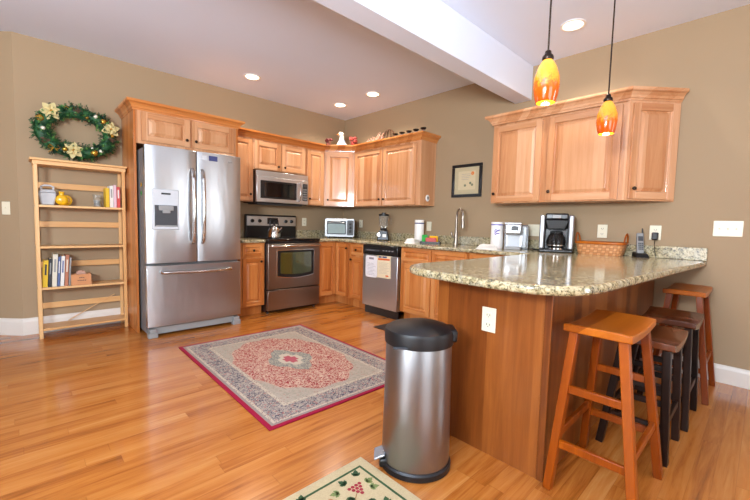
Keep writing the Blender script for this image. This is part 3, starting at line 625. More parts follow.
# basket
def basket():
    r = thing('basket', 'long woven split-wood basket with two loop handles on peninsula top', 'basket', (-.14,-3.80,ZC), R90)
    t = NT('woven_split_wood'); g = t.coord(); x, y, z = t.sep(g)
    cx = t.math('FLOOR', t.math('DIVIDE', t.math('ADD', x, y), .03)); cz = t.math('FLOOR', t.math('DIVIDE', z, .022))
    ch = t.math('MODULO', t.math('ABSOLUTE', t.math('ADD', cx, cz)), 2); fz = t.math('ABSOLUTE', t.math('SUBTRACT', t.math('FRACT', t.math('DIVIDE', z, .022)), .5))
    fx = t.math('ABSOLUTE', t.math('SUBTRACT', t.math('FRACT', t.math('DIVIDE', t.math('ADD', x, y), .03)), .5))
    gap = t.math('MAXIMUM', t.math('GREATER_THAN', fz, .44), t.math('MULTIPLY', t.math('GREATER_THAN', fx, .42), ch))
    t.bump(t.math('SUBTRACT', ch, t.math('MULTIPLY', gap, 2)), .8, .004)
    wv = t.fin(t.mix(t.math('MULTIPLY', gap, .6), t.mix(ch, 'bf7f4d', 'd39a66'), '7a4724'), .5)
    def ring(w, d, z, n=10):
        return [(w*math.copysign(abs(math.cos(a_))**.45, math.cos(a_)), d*math.copysign(abs(math.sin(a_))**.45, math.sin(a_)), z) for a_ in [2*PI*k/40 for k in range(40)]]
    mb = MB(); vs = []; R_ = [(.165,.085,0),(.172,.09,.02),(.19,.102,.105),(.184,.096,.105),(.165,.083,.02),(.16,.08,.012)]
    for w, d, z in R_: vs += ring(w, d, z)
    fs = [(i*40+k, i*40+(k+1)%40, (i+1)*40+(k+1)%40, (i+1)*40+k) for i in range(len(R_)-1) for k in range(40)]+[tuple(range(40))[::-1], tuple(range(200,240))]
    mb.add(vs, fs).build('woven_body', [wv], r)
    rim = MB(); pts = ring(.192, .104, .105); rim.tube(pts+[pts[0]], .007, 8, flat=1.6).build('rim', [M['stool_h']], r)
    for sx_ in (-1, 1):
        MB().tube([(sx_*(.185+.008*math.sin(PI*i/10)), .055*math.cos(PI*i/10), .095+.095*math.sin(PI*i/10)) for i in range(11)], .0065, 8).build('handle', [M['stool_h']], r)
basket()
# telephone
r = thing('cordless_telephone', 'grey cordless telephone standing in its black charging base beside basket', 'telephone', (-.09,-4.085,ZC), D(-60))
MB().hexa([(-.05,-.06,0),(.05,-.06,0),(.05,.05,0),(-.05,.05,0)], [(-.04,-.04,.03),(.04,-.04,.03),(.045,.045,.045),(-.045,.045,.045)]).build('charging_base', [M['black']], r, bevel=.006)
mb = MB(); mb.M = Matrix.Translation((0,.005,.02)) @ Matrix.Rotation(D(-12), 4, 'X'); mb.box(-.026,.026,-.014,.014,0,.185).build('handset', [M['grey']], r, bevel=.009, seg=3)
mb = MB(); mb.M = Matrix.Translation((0,.005,.02)) @ Matrix.Rotation(D(-12), 4, 'X'); mb.box(-.018,.018,-.0165,-.0142,.115,.155).build('display', [M['dgrey']], r)
mb = MB(); mb.M = Matrix.Translation((0,.005,.02)) @ Matrix.Rotation(D(-12), 4, 'X')
for i in range(4):
    for j in range(3): mb.box(-.018+.013*j, -.008+.013*j, -.0165, -.0142, .04+.016*i, .051+.016*i)
tag(mb.build('keypad', [M['dgrey']], r), kind=None)
mb = MB(); mb.M = Matrix.Translation((0,.005,.02)) @ Matrix.Rotation(D(-12), 4, 'X'); mb.tube([(.018,.0,.18),(.018,0,.225)], [.006,.004], 8).build('antenna', [M['black']], r)
r = thing('power_cord', 'black power cord lying on worktop between the two coffee makers', 'cord', (0,0,0))
MB().tube([(-.05,-3.20,ZC+.005),(-.14,-3.19,ZC+.005),(-.20,-3.23,ZC+.012),(-.16,-3.27,ZC+.006),(-.09,-3.24,ZC+.006),(-.12,-3.18,ZC+.014),(-.21,-3.20,ZC+.006)], .0045, 8).build('cable', [M['black']], r)

# ------------------------------------------------------------------ wall plates (local: face looks to -y)
def wplate(name, label, cat, loc, rz, w, h, kind):
    r = thing(name, label, cat, loc, rz)
    MB().box(-w/2, w/2, -.006, -.0005, -h/2, h/2).build('cover_plate', [M['cream']], r, bevel=.003)
    if kind == 'outlet':
        for z in (-.024, .024):
            f = plate(rr(-.017, .017, z-.014, z+.014, .008), -.006, -.009).build('socket', [M['cream']], r)
            MB().box(-.009,-.006,-.0095,-.009,z-.004,z+.006).box(.006,.009,-.0095,-.009,z-.004,z+.006).lathe([(.0025,0),(.0025,.0005)], (0,-.009,z-.009), '-Y', 8).build('slots', [M['blackm']], f)
    else:
        n = kind; 
        for i in range(n):
            x = (i-(n-1)/2)*.046
            MB().box(x-.006, x+.006, -.0075, -.006, -.013, .013).hexa([(x-.004,-.0155,.002),(x+.004,-.0155,.002),(x+.004,-.007,-.004),(x-.004,-.007,-.004)], [(x-.004,-.0165,.007),(x+.004,-.0165,.007),(x+.004,-.007,.006),(x-.004,-.007,.006)]).build('switch_toggle', [M['cream']], r)
    return r
wplate('outlet', 'cream outlet on the back wall between range and toaster oven', 'outlet', (-.752,0,1.14), 0, .075, .12, 'outlet')
wplate('outlet', 'cream outlet on right wall between toaster oven and blender', 'outlet', (0,-.44,1.135), R90, .075, .12, 'outlet')
wplate('light_switch', 'cream wall switch just right of the tall white paper roll', 'light switch', (0,-1.775,1.125), R90, .075, .12, 1)
wplate('light_switch', 'cream double wall switch between the two coffee makers', 'light switch', (0,-3.142,1.115), R90, .12, .12, 2)
wplate('outlet', 'cream outlet on right wall directly above the woven basket', 'outlet', (0,-3.768,1.125), R90, .08, .12, 'outlet')
wplate('outlet', 'cream outlet with a black charger plugged in, right of telephone', 'outlet', (0,-4.16,1.125), R90, .08, .12, 'outlet')
wplate('light_switch', 'cream triple wall switch furthest right on the right wall', 'light switch', (0,-4.60,1.170), R90, .165, .118, 3)
wplate('outlet', 'cream outlet low on the peninsula end panel behind trash can', 'outlet', (-2.181,-3.888,.683), R90, .075, .122, 'outlet')
wplate('light_switch', 'cream wall switch at far left edge on slanting wall', 'light switch', (XL-.115*a[0],-.115*a[1],1.20), _yaw, .075, .12, 1)
r = thing('charger', 'black plug-in charger in the outlet right of the telephone', 'charger', (-.0100,-4.165,1.10), R90)
MB().box(-.022,.022,-.04,0,-.035,.028).build('plug_body', [M['black']], r, bevel=.008)
MB().tube([(0,-.02,-.03),(0,-.024,-.08),(.005,-.03,-.12),(.02,-.05,-.172),(.03,-.09,-.175)], .0025, 6).build('cable', [M['black']], r)
r = thing('thermometer', 'small round white thermometer on the side of wall cabinet', 'thermometer', (-.155,-1.8535,1.475))
MB().lathe([(.036,0),(.036,.006),(.030,.010)], (0,0,0), '-Y', 24, sy=1.15).build('case', [M['white']], r)
MB().lathe([(.022,.0101),(.022,.0115)], (0,0,0), '-Y', 20).build('dial', [M['silver']], r)

# framed picture
r = thing('framed_picture', 'black framed print with cream mat on the right wall', 'picture', (0,-2.316,1.675), R90)
w, h = .405, .385; mb = MB()
for x0, x1, z0, z1 in ((-w/2,w/2,-h/2,-h/2+.035), (-w/2,w/2,h/2-.035,h/2), (-w/2,-w/2+.035,-h/2+.035,h/2-.035), (w/2-.035,w/2,-h/2+.035,h/2-.035)): mb.box(x0,x1,-.022,-.002,z0,z1)
mb.build('frame', [M['black']], r, bevel=.004)
MB().box(-w/2+.03,w/2-.03,-.008,-.003,-h/2+.03,h/2-.03).build('mat_board', [plain('mat_board', 'b8aa88', .8)], r, smooth=False)
MB().box(-.115,.115,-.0092,-.0081,-.105,.112).build('print', [plain('print_paper', 'c8b894', .8)], r, smooth=False)
mb = MB()
for i in range(4): mb.box(-.07,.06-.012*i,-.0098,-.0093,.075-.02*i,.078-.02*i)
mb.build('faint_lines', [M['ink']], r)
mb = MB()
for x, z in ((.078,.082),): 
    for k in range(6): mb.lathe([(.009,0),(.007,.001)], (x+.013*math.cos(k*PI/3),-.0092,z+.013*math.sin(k*PI/3)), '-Y', 8)
mb.build('printed_flower', [M['orange']], r)
for x, z in ((-.02,-.055), (.05,-.03), (.075,-.05)):
    mb = MB()
    for k in range(5): mb.lathe([(.007,0),(.006,.001)], (x+.009*math.cos(k*1.26),-.0092,z+.009*math.sin(k*1.26)), '-Y', 8)
    mb.build('printed_sprig', [M['b_grn']], r)

# ------------------------------------------------------------------ recessed lights
def recessed(loc, label, power=22):
    r = thing('recessed_light', label, 'ceiling light', loc, group='recessed ceiling lights')
    MB().lathe([(.095,0),(.095,-.006),(.078,-.008),(.072,0),(.066,.0005)], (0,0,-.0005), seg=36, cap=False).build('trim_ring', [M['white']], r)
    t = NT('lit_lamp_face'); t.fin('fff2d8', .4); t.b.inputs['Emission Color'].default_value = srgb('ffe9c4'); t.b.inputs['Emission Strength'].default_value = 7
    MB().lathe([(.068,-.0035),(.05,-.0045)], seg=32).build('lamp_face', [t.mat], r)
    l = bpy.data.lights.new('recessed_light_lamp', 'SPOT'); l.energy = power; l.color = (1,.90,.76); l.spot_size = D(135); l.spot_blend = .7; l.shadow_soft_size = .05
    o = bpy.data.objects.new('recessed_light_lamp', l); COL.objects.link(o); o.parent = r; o.location = (0,0,-.02)
RL = [((-1.869,-.62,H), 'round recessed ceiling light nearest the refrigerator'), ((-.552,-.57,H), 'round recessed ceiling light nearest the room corner above the goose'),
      ((-.545,-1.23,H), 'round recessed ceiling light in front of the right wall, beside the beam side'), ((-.56,-3.609,H), 'large round recessed ceiling light between the two pendant cords')]
RL[2] = (RL[2][0], 'round recessed ceiling light above the seashell basket, third from left')
for i, (p, l) in enumerate(RL): recessed(p, l, 60)

# ------------------------------------------------------------------ pendants
def amber():
    t = NT('amber_art_glass'); g = t.coord(); x, y, z = t.sep(g)
    n = t.noise(g, 55, 4, .75, .5); hgt = t.math('ADD', t.math('DIVIDE', z, .2), t.math('MULTIPLY', t.math('SUBTRACT', n, .5), .9))
    c = t.ramp(hgt, [(.0, 'b8480c'), (.38, 'c9560e'), (.52, 'e88a1c'), (.66, 'ea9424'), (1, 'f0a63a')])
    t.set(t.b.inputs['Emission Color'], c); t.b.inputs['Emission Strength'].default_value = .38
    return t.fin(c, .12, 0, .5)
AM = amber()
def pendant(loc, label):
    r = thing('pendant_light', label, 'pendant light', loc, group='amber pendants over the peninsula')
    prof = [(.045,0),(.054,.03),(.0605,.075),(.058,.12),(.045,.165),(.030,.195),(.022,.203)]
    MB().lathe(prof+[(a_-.003, b_) for a_, b_ in prof[::-1]], seg=32, cap=False).build('glass_shade', [AM], r)
    MB().lathe([(.024,.2035),(.027,.21),(.025,.222),(.016,.232),(.014,.245),(.006,.252)], seg=20).build('lamp_holder', [M['bronze']], r)
    MB().lathe([(.0045,.252),(.0045,H-loc[2]-.022)], seg=8).build('stem', [M['bronze']], r)
    MB().lathe([(.02,H-loc[2]-.03),(.055,H-loc[2]-.012),(.06,H-loc[2]-.001)], seg=28).build('ceiling_canopy', [M['bronze']], r)
    t = NT('lit_bulb'); t.fin('fff0c0', .4); t.b.inputs['Emission Color'].default_value = srgb('ffd070'); t.b.inputs['Emission Strength'].default_value = 12
    MB().ball((0,0,.10), .024, seg=16).build('bulb', [t.mat], r)
    l = bpy.data.lights.new('pendant_lamp', 'POINT'); l.energy = 9; l.color = (1,.66,.32); l.shadow_soft_size = .03
    o = bpy.data.objects.new('pendant_lamp', l); COL.objects.link(o); o.parent = r; o.location = (0,0,.03)
pendant((-1.955,-4.01,1.757), 'amber glass pendant light, larger left one in front of the beam')
pendant((-1.09,-4.045,1.757), 'amber glass pendant light, smaller right one in front of wall cabinet')

# ------------------------------------------------------------------ stools
def stool(name, label, x0, x1, y0, y1, fx0, fx1, fy0, fy1, hz, mv, mh, saddle, rungs, group=None):
    cx, cy = (x0+x1)/2, (y0+y1)/2
    r = thing(name, label, 'stool', (cx,cy,0), group=group)
    w, d = (x1-x0)/2, (y1-y0)/2; n = 14; t = .034; vs = []
    for i in range(n+1):
        u = -1+2*i/n; z = hz-saddle+saddle*u*u
        for v in (-1, -.6, 0, .6, 1): vs.append((w*u, d*v, z+ (0 if abs(v) < 1 else -.003)))
        for v in (1, -1): vs.append((w*u, d*v, z-t))
    k = 7; fs = [(i*k+j, (i+1)*k+j, (i+1)*k+(j+1)%k, i*k+(j+1)%k) for i in range(n) for j in range(k)]+[tuple(range(k)), tuple(range(n*k, n*k+k))[::-1]]
    MB().add(vs, fs).build('seat', [mh], r, bevel=.005)
    top = {}; ft = {}
    for sx_ in (0, 1):
        for sy_ in (0, 1):
            tx = (x0+.045 if sx_ == 0 else x1-.045)-cx; ty = (y0+.035 if sy_ == 0 else y1-.035)-cy
            bx = (fx0 if sx_ == 0 else fx1)-cx; by = (fy0 if sy_ == 0 else fy1)-cy
            zt = hz-saddle+saddle*(tx/w)**2-t+.004
            top[sx_,sy_] = Vector((tx,ty,zt)); ft[sx_,sy_] = Vector((bx,by,0))
            MB().beam((bx,by,.0), (tx,ty,zt), .042, .034, (1,0,0)).build('leg', [mv], r, bevel=.003)
    at_ = lambda k_, z: ft[k_]+(top[k_]-ft[k_])*(z/top[k_].z)
    for a_, b_, z in rungs:
        p, q = at_(a_, z), at_(b_, z); dd_ = (q-p).normalized()
        MB().beam(p+dd_*.012, q-dd_*.012, .034, .02, (0,0,1)).build('rung', [mv], r, bevel=.003)
    return r
RU = [((0,0),(0,1),.21), ((0,0),(0,1),.455), ((1,0),(1,1),.21), ((1,0),(1,1),.455), ((0,0),(1,0),.25), ((0,1),(1,1),.25)]
RS = [(p, q, z*.83) for p, q, z in RU]
stool('bar_stool', 'tall honey-brown wooden bar stool nearest the camera, beside peninsula corner', -2.185, -1.745, -4.485, -4.235, -2.195, -1.735, -4.535, -4.215, .742, M['stool_v'], M['stool_h'], .012, RU)
stool('bar_stool', 'tall honey-brown wooden bar stool furthest away, against the right wall', -.585, -.145, -4.555, -4.325, -.585, -.135, -4.60, -4.29, .742, M['stool_v'], M['stool_h'], .012, RU)
stool('saddle_stool', 'low dark brown saddle stool right behind the nearest honey-brown stool', -1.66, -1.25, -4.55, -4.30, -1.60, -1.27, -4.535, -4.255, .612, M['dark_v'], M['dark_h'], .028, RS)
stool('saddle_stool', 'low dark brown saddle stool beside the furthest honey-brown stool', -1.15, -.76, -4.57, -4.29, -1.11, -.745, -4.555, -4.27, .635, M['dark_v'], M['dark_h'], .028, RS)

# ------------------------------------------------------------------ trash can
r = thing('trash_can', 'tall brushed steel pedal trash can with black lid beside the peninsula', 'trash can', (-2.505,-3.712,0), D(-45))
# local frame: -y looks to the camera, +x to the right of the picture
def oval(k): return dict(sx=1.0*k, sy=.93*k)
MB().lathe([(.160,.0),(.168,.006),(.168,.030),(.160,.038)], seg=48, sx=1, sy=.93).build('base_ring', [M['blackm']], r)
MB().lathe([(.158,.0385),(.160,.05),(.1535,.592),(.151,.598)], seg=48, sx=1, sy=.93, cap=False).build('steel_body', [M['can_steel']], r)
lid = MB().lathe([(.155,.594),(.160,.598),(.162,.648),(.158,.661),(.135,.674),(.08,.689),(.02,.694),(.001,.694)], seg=48, sx=1, sy=.93).build('lid', [M['blackm']], r)
MB().box(.10,.170,-.06,.06,.61,.668).build('lid_hinge', [M['blackm']], r, bevel=.012)
MB().box(-.125,-.06,-.150,-.130,.603,.608).build('lid_finger_tab', [M['dgrey']], lid, bevel=.001)
MB().box(-.172,-.125,-.075,.01,.014,.055).build('pedal_housing', [M['blackm']], r, bevel=.01)
mb = MB(); mb.M = Matrix.Translation((-.165,-.035,.068)) @ Matrix.Rotation(D(-24), 4, 'Y'); mb.box(-.035,.02,-.042,.045,-.006,.006).build('pedal', [M['silver']], r, bevel=.005)

# ------------------------------------------------------------------ rugs
def rug_mat():
    t = NT('oriental_rug_weave'); g = t.coord(); x, y, z = t.sep(g); HX, HY = .620, .865
    ax_ = t.math('ABSOLUTE', x); ay_ = t.math('ABSOLUTE', y)
    e = t.math('MINIMUM', t.math('SUBTRACT', HX, ax_), t.math('SUBTRACT', HY, ay_))
    fine = t.noise(g, 75, 3, .65, 1.2); v = t.voro(g, 34); v2 = t.voro(g, 70); n8 = t.noise(g, 26, 3, .6, 1.5)
    vine = t.math('LESS_THAN', t.math('ABSOLUTE', t.math('SUBTRACT', n8, .5)), .035)
    cream = 'a5998a'; slate = '4d4853'
    m50 = t.noise(g, 50, 3, .7, 1.5); border = t.mix(t.math('GREATER_THAN', m50, .49), 'a0948a', slate)
    border = t.mix(t.math('MULTIPLY', t.math('LESS_THAN', v, .28), .8), border, 'a0605a')
    border = t.mix(t.math('MULTIPLY', vine, .8), border, cream)
    guard = t.mix(t.math('GREATER_THAN', v2, .35), '86706a', 'b5a793')
    m30 = t.noise(g, 30, 3, .7, 2.5); inner = t.mix(t.math('MULTIPLY', t.math('GREATER_THAN', m30, .53), .55), cream, '85806f')
    inner = t.mix(t.math('MULTIPLY', t.math('LESS_THAN', v, .22), .5), inner, 'a05a52')
    m38 = t.noise(g, 38, 3, .7, 2.2); red = t.mix(t.math('GREATER_THAN', t.math('ADD', t.math('MULTIPLY', v2, .25), t.math('MULTIPLY', m38, 1)), .63), '8a0c1e', 'b08d7c')
    red = t.mix(t.math('MULTIPLY', t.math('GREATER_THAN', fine, .6), .7), red, '5a1a2c')
    red = t.mix(t.math('MULTIPLY', vine, .6), red, 'd8c2a8')
    # lobed medallion field
    px = t.math('POWER', t.math('DIVIDE', ax_, .42), 2); py = t.math('POWER', t.math('DIVIDE', ay_, .62), 2)
    ang = t.math('ARCTAN2', t.math('DIVIDE', y, .56), t.math('DIVIDE', x, .40))
    f = t.math('ADD', t.math('ADD', px, py), t.math('MULTIPLY', t.math('COSINE', t.math('MULTIPLY', ang, 12)), .05))
    c = t.mix(t.math('LESS_THAN', f, 1.0), inner, red)
    d = t.math('ADD', t.math('DIVIDE', ax_, .20), t.math('DIVIDE', ay_, .30)); d = t.math('ADD', d, t.math('MULTIPLY', t.math('COSINE', t.math('MULTIPLY', ang, 8)), .06))
    grey = t.mix(t.math('GREATER_THAN', fine, .5), 'a39d8c', '6f6f6c')
    c = t.mix(t.math('LESS_THAN', d, 1.0), c, grey); c = t.mix(t.math('LESS_THAN', d, .56), c, 'b9ab98'); c = t.mix(t.math('LESS_THAN', d, .33), c, 'a5525a')
    c = t.mix(t.math('LESS_THAN', e, .215), c, guard); c = t.mix(t.math('LESS_THAN', e, .19), c, border); c = t.mix(t.math('LESS_THAN', e, .062), c, guard)
    c = t.mix(t.math('LESS_THAN', e, .045), c, '8c8078'); c = t.mix(t.math('LESS_THAN', e, .026), c, '8c1230')
    t.bump(fine, .3, .002); return t.fin(c, .95, 0, 0, .2)
tag(MB().box(-.620, .620, -.865, .865, 0, .009).build('area_rug', [rug_mat()], loc=(-2.262,-2.163,0), rot=(0,0,D(-1.2)), bevel=.003), 'red and cream oriental area rug in the middle of the kitchen floor', 'rug')
tag(MB().box(-.36, 0, -.8, 0, 0, .007).build('floor_mat', [plain('dark_mat', '2c1c16', .9, var=.2)], loc=(-.69,-1.875,0), bevel=.003), 'small dark floor mat in front of the dishwasher and sink cabinet', 'mat')

def floral():
    t = NT('hooked_cream_wool'); n = t.noise(t.coord(), 160, 3); t.bump(n, .5, .002)
    wool = t.fin(t.mix(n, 'a8946f', 'c6b38d'), .95, 0, 0, .2)
    LG, DG, RD, OR, PK, TN = [plain('wool_'+c, c, .95, vs=160, var=.2) for c in ('6f7a45','2f4a28','8f1f2c','b06a35','b88a86','8b6f45')]
    mb = MB(); W2, H2 = .78, .52
    mb.box(-W2, 0, -H2, 0, 0, .010, 0); z0, z1 = .0101, .0113
    for o_, i_, mt in ((.046,.056,2),):
        mb.box(-W2+o_, -o_, -i_, -o_, z0, z1, mt); mb.box(-W2+o_, -o_, -H2+o_, -H2+i_, z0, z1, mt)
        mb.box(-i_, -o_, -H2+i_, -i_, z0, z1, mt); mb.box(-W2+o_, -W2+i_, -H2+i_, -i_, z0, z1, mt)
    def leaf(x, y, a_, L, w, mt):
        p = [(0,0),(.25,w),(.5,.8*w),(.6,1.1*w),(.8,.55*w),(1,0),(.8,-.55*w),(.6,-1.1*w),(.5,-.8*w),(.25,-w)]
        c, s_ = math.cos(a_), math.sin(a_); mb.prism([(x+L*(c*u-s_*v), y+L*(s_*u+c*v)) for u, v in p], z0, z1, mt)
    def bunch(x, y, mt, n=3, rr_=.009):
        for i in range(n+1):
            for j in range(n-i+1): mb.lathe([(rr_,z0),(rr_*.8,z1)], (x+(i-n/2+j/2)*.019, y-j*.017+.02, 0), seg=8, m=mt)
    def stem(pts): mb.tube([(x,y,z0) for x, y in pts], .0022, 5, m=6)
    rnd = random.Random(4)
    for cx, cy in ((-.155,-.155), (-.42,-.13), (-.16,-.37), (-.42,-.38), (-.65,-.15), (-.65,-.38)):
        bunch(cx, cy, 3); 
        for k in range(7):
            a_ = k*.9+rnd.random()*.4; q = .055+.025*(k%2); x_, y_ = cx+q*math.cos(a_), cy+q*math.sin(a_)
            for b_ in (-.75, 0, .75): leaf(x_, y_, a_+b_, .042 if b_ == 0 else .03, .26, (1,2,2)[k%3])
        stem([(cx-.02,cy-.02),(cx-.07,cy-.06),(cx-.12,cy-.05),(cx-.15,cy-.09)])
        for k in range(5):
            a_ = k*1.256; mb.lathe([(.014,z0),(.012,z1+.0002)], (cx-.135+.018*math.cos(a_), cy+.0+.018*math.sin(a_), 0), seg=8, m=rnd.choice([4,5]))
        mb.lathe([(.009,z0),(.009,z1+.0006)], (cx-.135, cy, 0), seg=8, m=1)
    o = mb.build('floral_mat', [wool, LG, DG, RD, OR, PK, TN], loc=(-2.684,-3.52,0), smooth=False)
    return tag(o, 'cream hooked mat with green border, leaves and red berries in the foreground', 'rug')
floral()

# ------------------------------------------------------------------ bookshelf
SX0, SX1, SY0, SY1 = -3.748, -3.058, -.258, -.022
r = thing('bookshelf', 'light pine open bookshelf with four shelves against the back wall', 'bookshelf', (SX0,SY0,0))
WS = SX1-SX0; DS = SY1-SY0
for x in (0, WS-.028):
    for y in (0, DS-.028): MB().box(x, x+.028, y, y+.028, 0, 1.632).build('post', [M['pine_v']], r, bevel=.003)
MB().box(-.006, WS+.006, -.004, DS+.004, 1.600, 1.634).build('top_rail', [M['pine_h']], r, bevel=.002)
MB().box(-.026, WS+.018, -.026, DS+.005, 1.6345, 1.656).build('top_board', [M['pine_h']], r, bevel=.006)
for z in (1.238, .858, .475, .092): MB().box(.0, WS, .003, DS-.003, z-.020, z).build('shelf', [M['pine_h']], r, bevel=.002)
for z in (1.428, 1.058, .67, .27): MB().box(.028, WS-.028, DS-.020, DS-.006, z-.028, z+.028).build('back_slat', [M['pine_h']], r, bevel=.002)
MB().tube([(.22,DS-.026,.10),(.61,DS-.026,.325)], .004, 6).build('brace_rod', [M['pine_h']], r)
sz = lambda z: z+.0005
def book(label, x, w, d, h, zs, mt, lean=0, y0=.03, label_c=None, group='books'):
    """spine to the front, stands on the shelf, leaning to the left by lean"""
    r = thing('book', label, 'book', (SX0+x, SY0+y0, zs+.0008), group=group)
    mb = MB(); mb.M = Matrix.Rotation(-lean, 4, 'Y') if lean >= 0 else Matrix.Translation((w,0,0)) @ Matrix.Rotation(-lean, 4, 'Y') @ Matrix.Translation((-w,0,0)); K = mb.M
    mb.box(0, w, 0, .003, 0, h).box(0, .0025, .003, d, 0, h).box(w-.0025, w, .003, d, 0, h).build('cover', [M[mt]], r, smooth=False)
    mb = MB(); mb.M = K; mb.box(.003, w-.003, .0035, d-.004, .003, h-.003).build('pages', [M['paper_c']], r, smooth=False)
    if label_c:
        mb = MB(); mb.M = K; mb.box(w*.3, w*.7, -.0006, -.0001, h*.45, h*.85).build('spine_print', [M[label_c]], r, smooth=False)
G1 = 'books on the third shelf'
zb = .475
bx = .034
LEAN = -.055
for lb, w, h, mt, ln, lc in (('yellow book, leftmost on the lower shelf', .034, .25, 'b_yel', -.05, 'b_blk'), ('black book between the yellow and the cream book', .022, .265, 'b_blk', -.06, 'b_gry'),
        ('tall cream book in the middle of the lower shelf row', .034, .305, 'b_crm', -.065, 'b_gry'), ('thin blue-grey book right of the tall cream book', .018, .28, 'b_blu', -.06, 'b_wht'),
        ('white book right of the blue-grey book', .026, .285, 'b_wht', -.06, 'b_blu'), ('terracotta book near right end of lower shelf row', .026, .295, 'b_trc', -.04, 'b_crm'), ('thin grey book beside the cardboard box, last in row', .012, .27, 'b_gry', -.03, None)):
    book(lb, bx, w, .17, h, zb, mt, LEAN, .03, lc, G1); bx += w+.0045
G2 = 'books on the upper shelf'; bx = WS-.030-.13
for lb, w, h, mt, lc in (('bright yellow book on the upper shelf beside the drinking glass', .030, .19, 'b_yel', None), ('pale grey book on the upper shelf right of the yellow one', .030, .215, 'b_wht', 'b_gry'),
        ('pale pink book on the upper shelf left of the red one', .022, .225, 'b_pnk', None), ('red book on the upper shelf, rightmost of its row', .028, .21, 'b_red', 'b_wht')):
    book(lb, bx, w, .14, h, 1.238, mt, 0, .025, lc, G2); bx += w+.003
r = thing('pitcher', 'pale grey square pitcher with handle on the upper shelf, left end', 'pitcher', (SX0+.095,SY0+.11,1.2388))
MB().hexa([(-.045,-.035,0),(.045,-.035,0),(.045,.035,0),(-.045,.035,0)], [(-.065,-.045,.115),(.065,-.045,.115),(.065,.045,.115),(-.065,.045,.115)]).build('body', [M['jug']], r, bevel=.012, seg=3)
MB().hexa([(-.064,-.044,.116),(.064,-.044,.116),(.064,.044,.116),(-.064,.044,.116)], [(-.045,-.036,.145),(.045,-.036,.145),(.045,.036,.145),(-.045,.036,.145)]).build('shoulder', [M['jug']], r, bevel=.008)
MB().tube([(-.04,0,.14),(-.045,0,.17),(-.02,0,.182),(.02,0,.182),(.045,0,.17),(.04,0,.14)], .009, 8).build('handle', [M['jug']], r)
r = thing('vase', 'round flat yellow ceramic flask vase on the upper shelf', 'vase', (SX0+.195,SY0+.085,1.2388))
MB().lathe([(.022,0),(.030,.004)], seg=20).build('foot', [M['yel']], r)
MB().ball((0,0,.052), .050, seg=28, sc=(1,.6,1)).build('body', [M['yel']], r)
MB().lathe([(.020,.095),(.019,.118),(.024,.13),(.018,.13)], seg=18).build('neck', [M['yel']], r)
r = thing('plate', 'small round yellow plate standing behind the yellow flask vase', 'plate', (SX0+.225,SY0+.135,1.2388), D(12))
MB().lathe([(.052,0),(.052,.006),(.03,.010),(.001,.010)], (0,0,.0525), '-Y', 28).build('plate_disc', [M['yel']], r)
r = thing('drinking_glass', 'wide clear drinking glass beside the yellow book on upper shelf', 'glass', (SX0+.465,SY0+.07,1.2388))
MB().lathe([(.028,0),(.038,.12),(.036,.12),(.026,.008),(.001,.008)], seg=28, cap=False).build('tumbler', [M['glass']], r)
MB().lathe([(.0005,.0085),(.0262,.0086),(.031,.065),(.0005,.066)], seg=24, cap=False).build('grey_candle', [M['grey']], r)
r = thing('cardboard_box', 'small open brown cardboard box with dark lettering on the lower shelf', 'box', (SX0+.318,SY0+.06,zb+.0008), D(-3))
w, d, h = .155, .11, .105
MB().box(-w/2,w/2,-d/2,d/2,0,.003).box(-w/2,w/2,-d/2,-d/2+.003,.003,h).box(-w/2,w/2,d/2-.003,d/2,.003,h).box(-w/2,-w/2+.003,-d/2+.003,d/2-.003,.003,h).box(w/2-.003,w/2,-d/2+.003,d/2-.003,.003,h).build('box_shell', [M['card']], r, smooth=False)
mb = MB(); rn = random.Random(2)
for j, (n, z) in enumerate(((3,.068),(5,.042))):
    for i in range(n): mb.box(-.028+.014*i+(.014 if n == 3 else 0), -.019+.014*i+(.014 if n == 3 else 0), -d/2-.0008, -d/2-.0001, z, z+.007+.003*rn.random())
mb.build('lettering', [M['b_blk']], r)
rumpled('tissue_paper', 'crumpled pinkish tissue paper sticking out of the cardboard box', 'paper', (SX0+.318,SY0+.06,zb+.006), .058, .04, .135, M['pink'], 0, 9, 4)

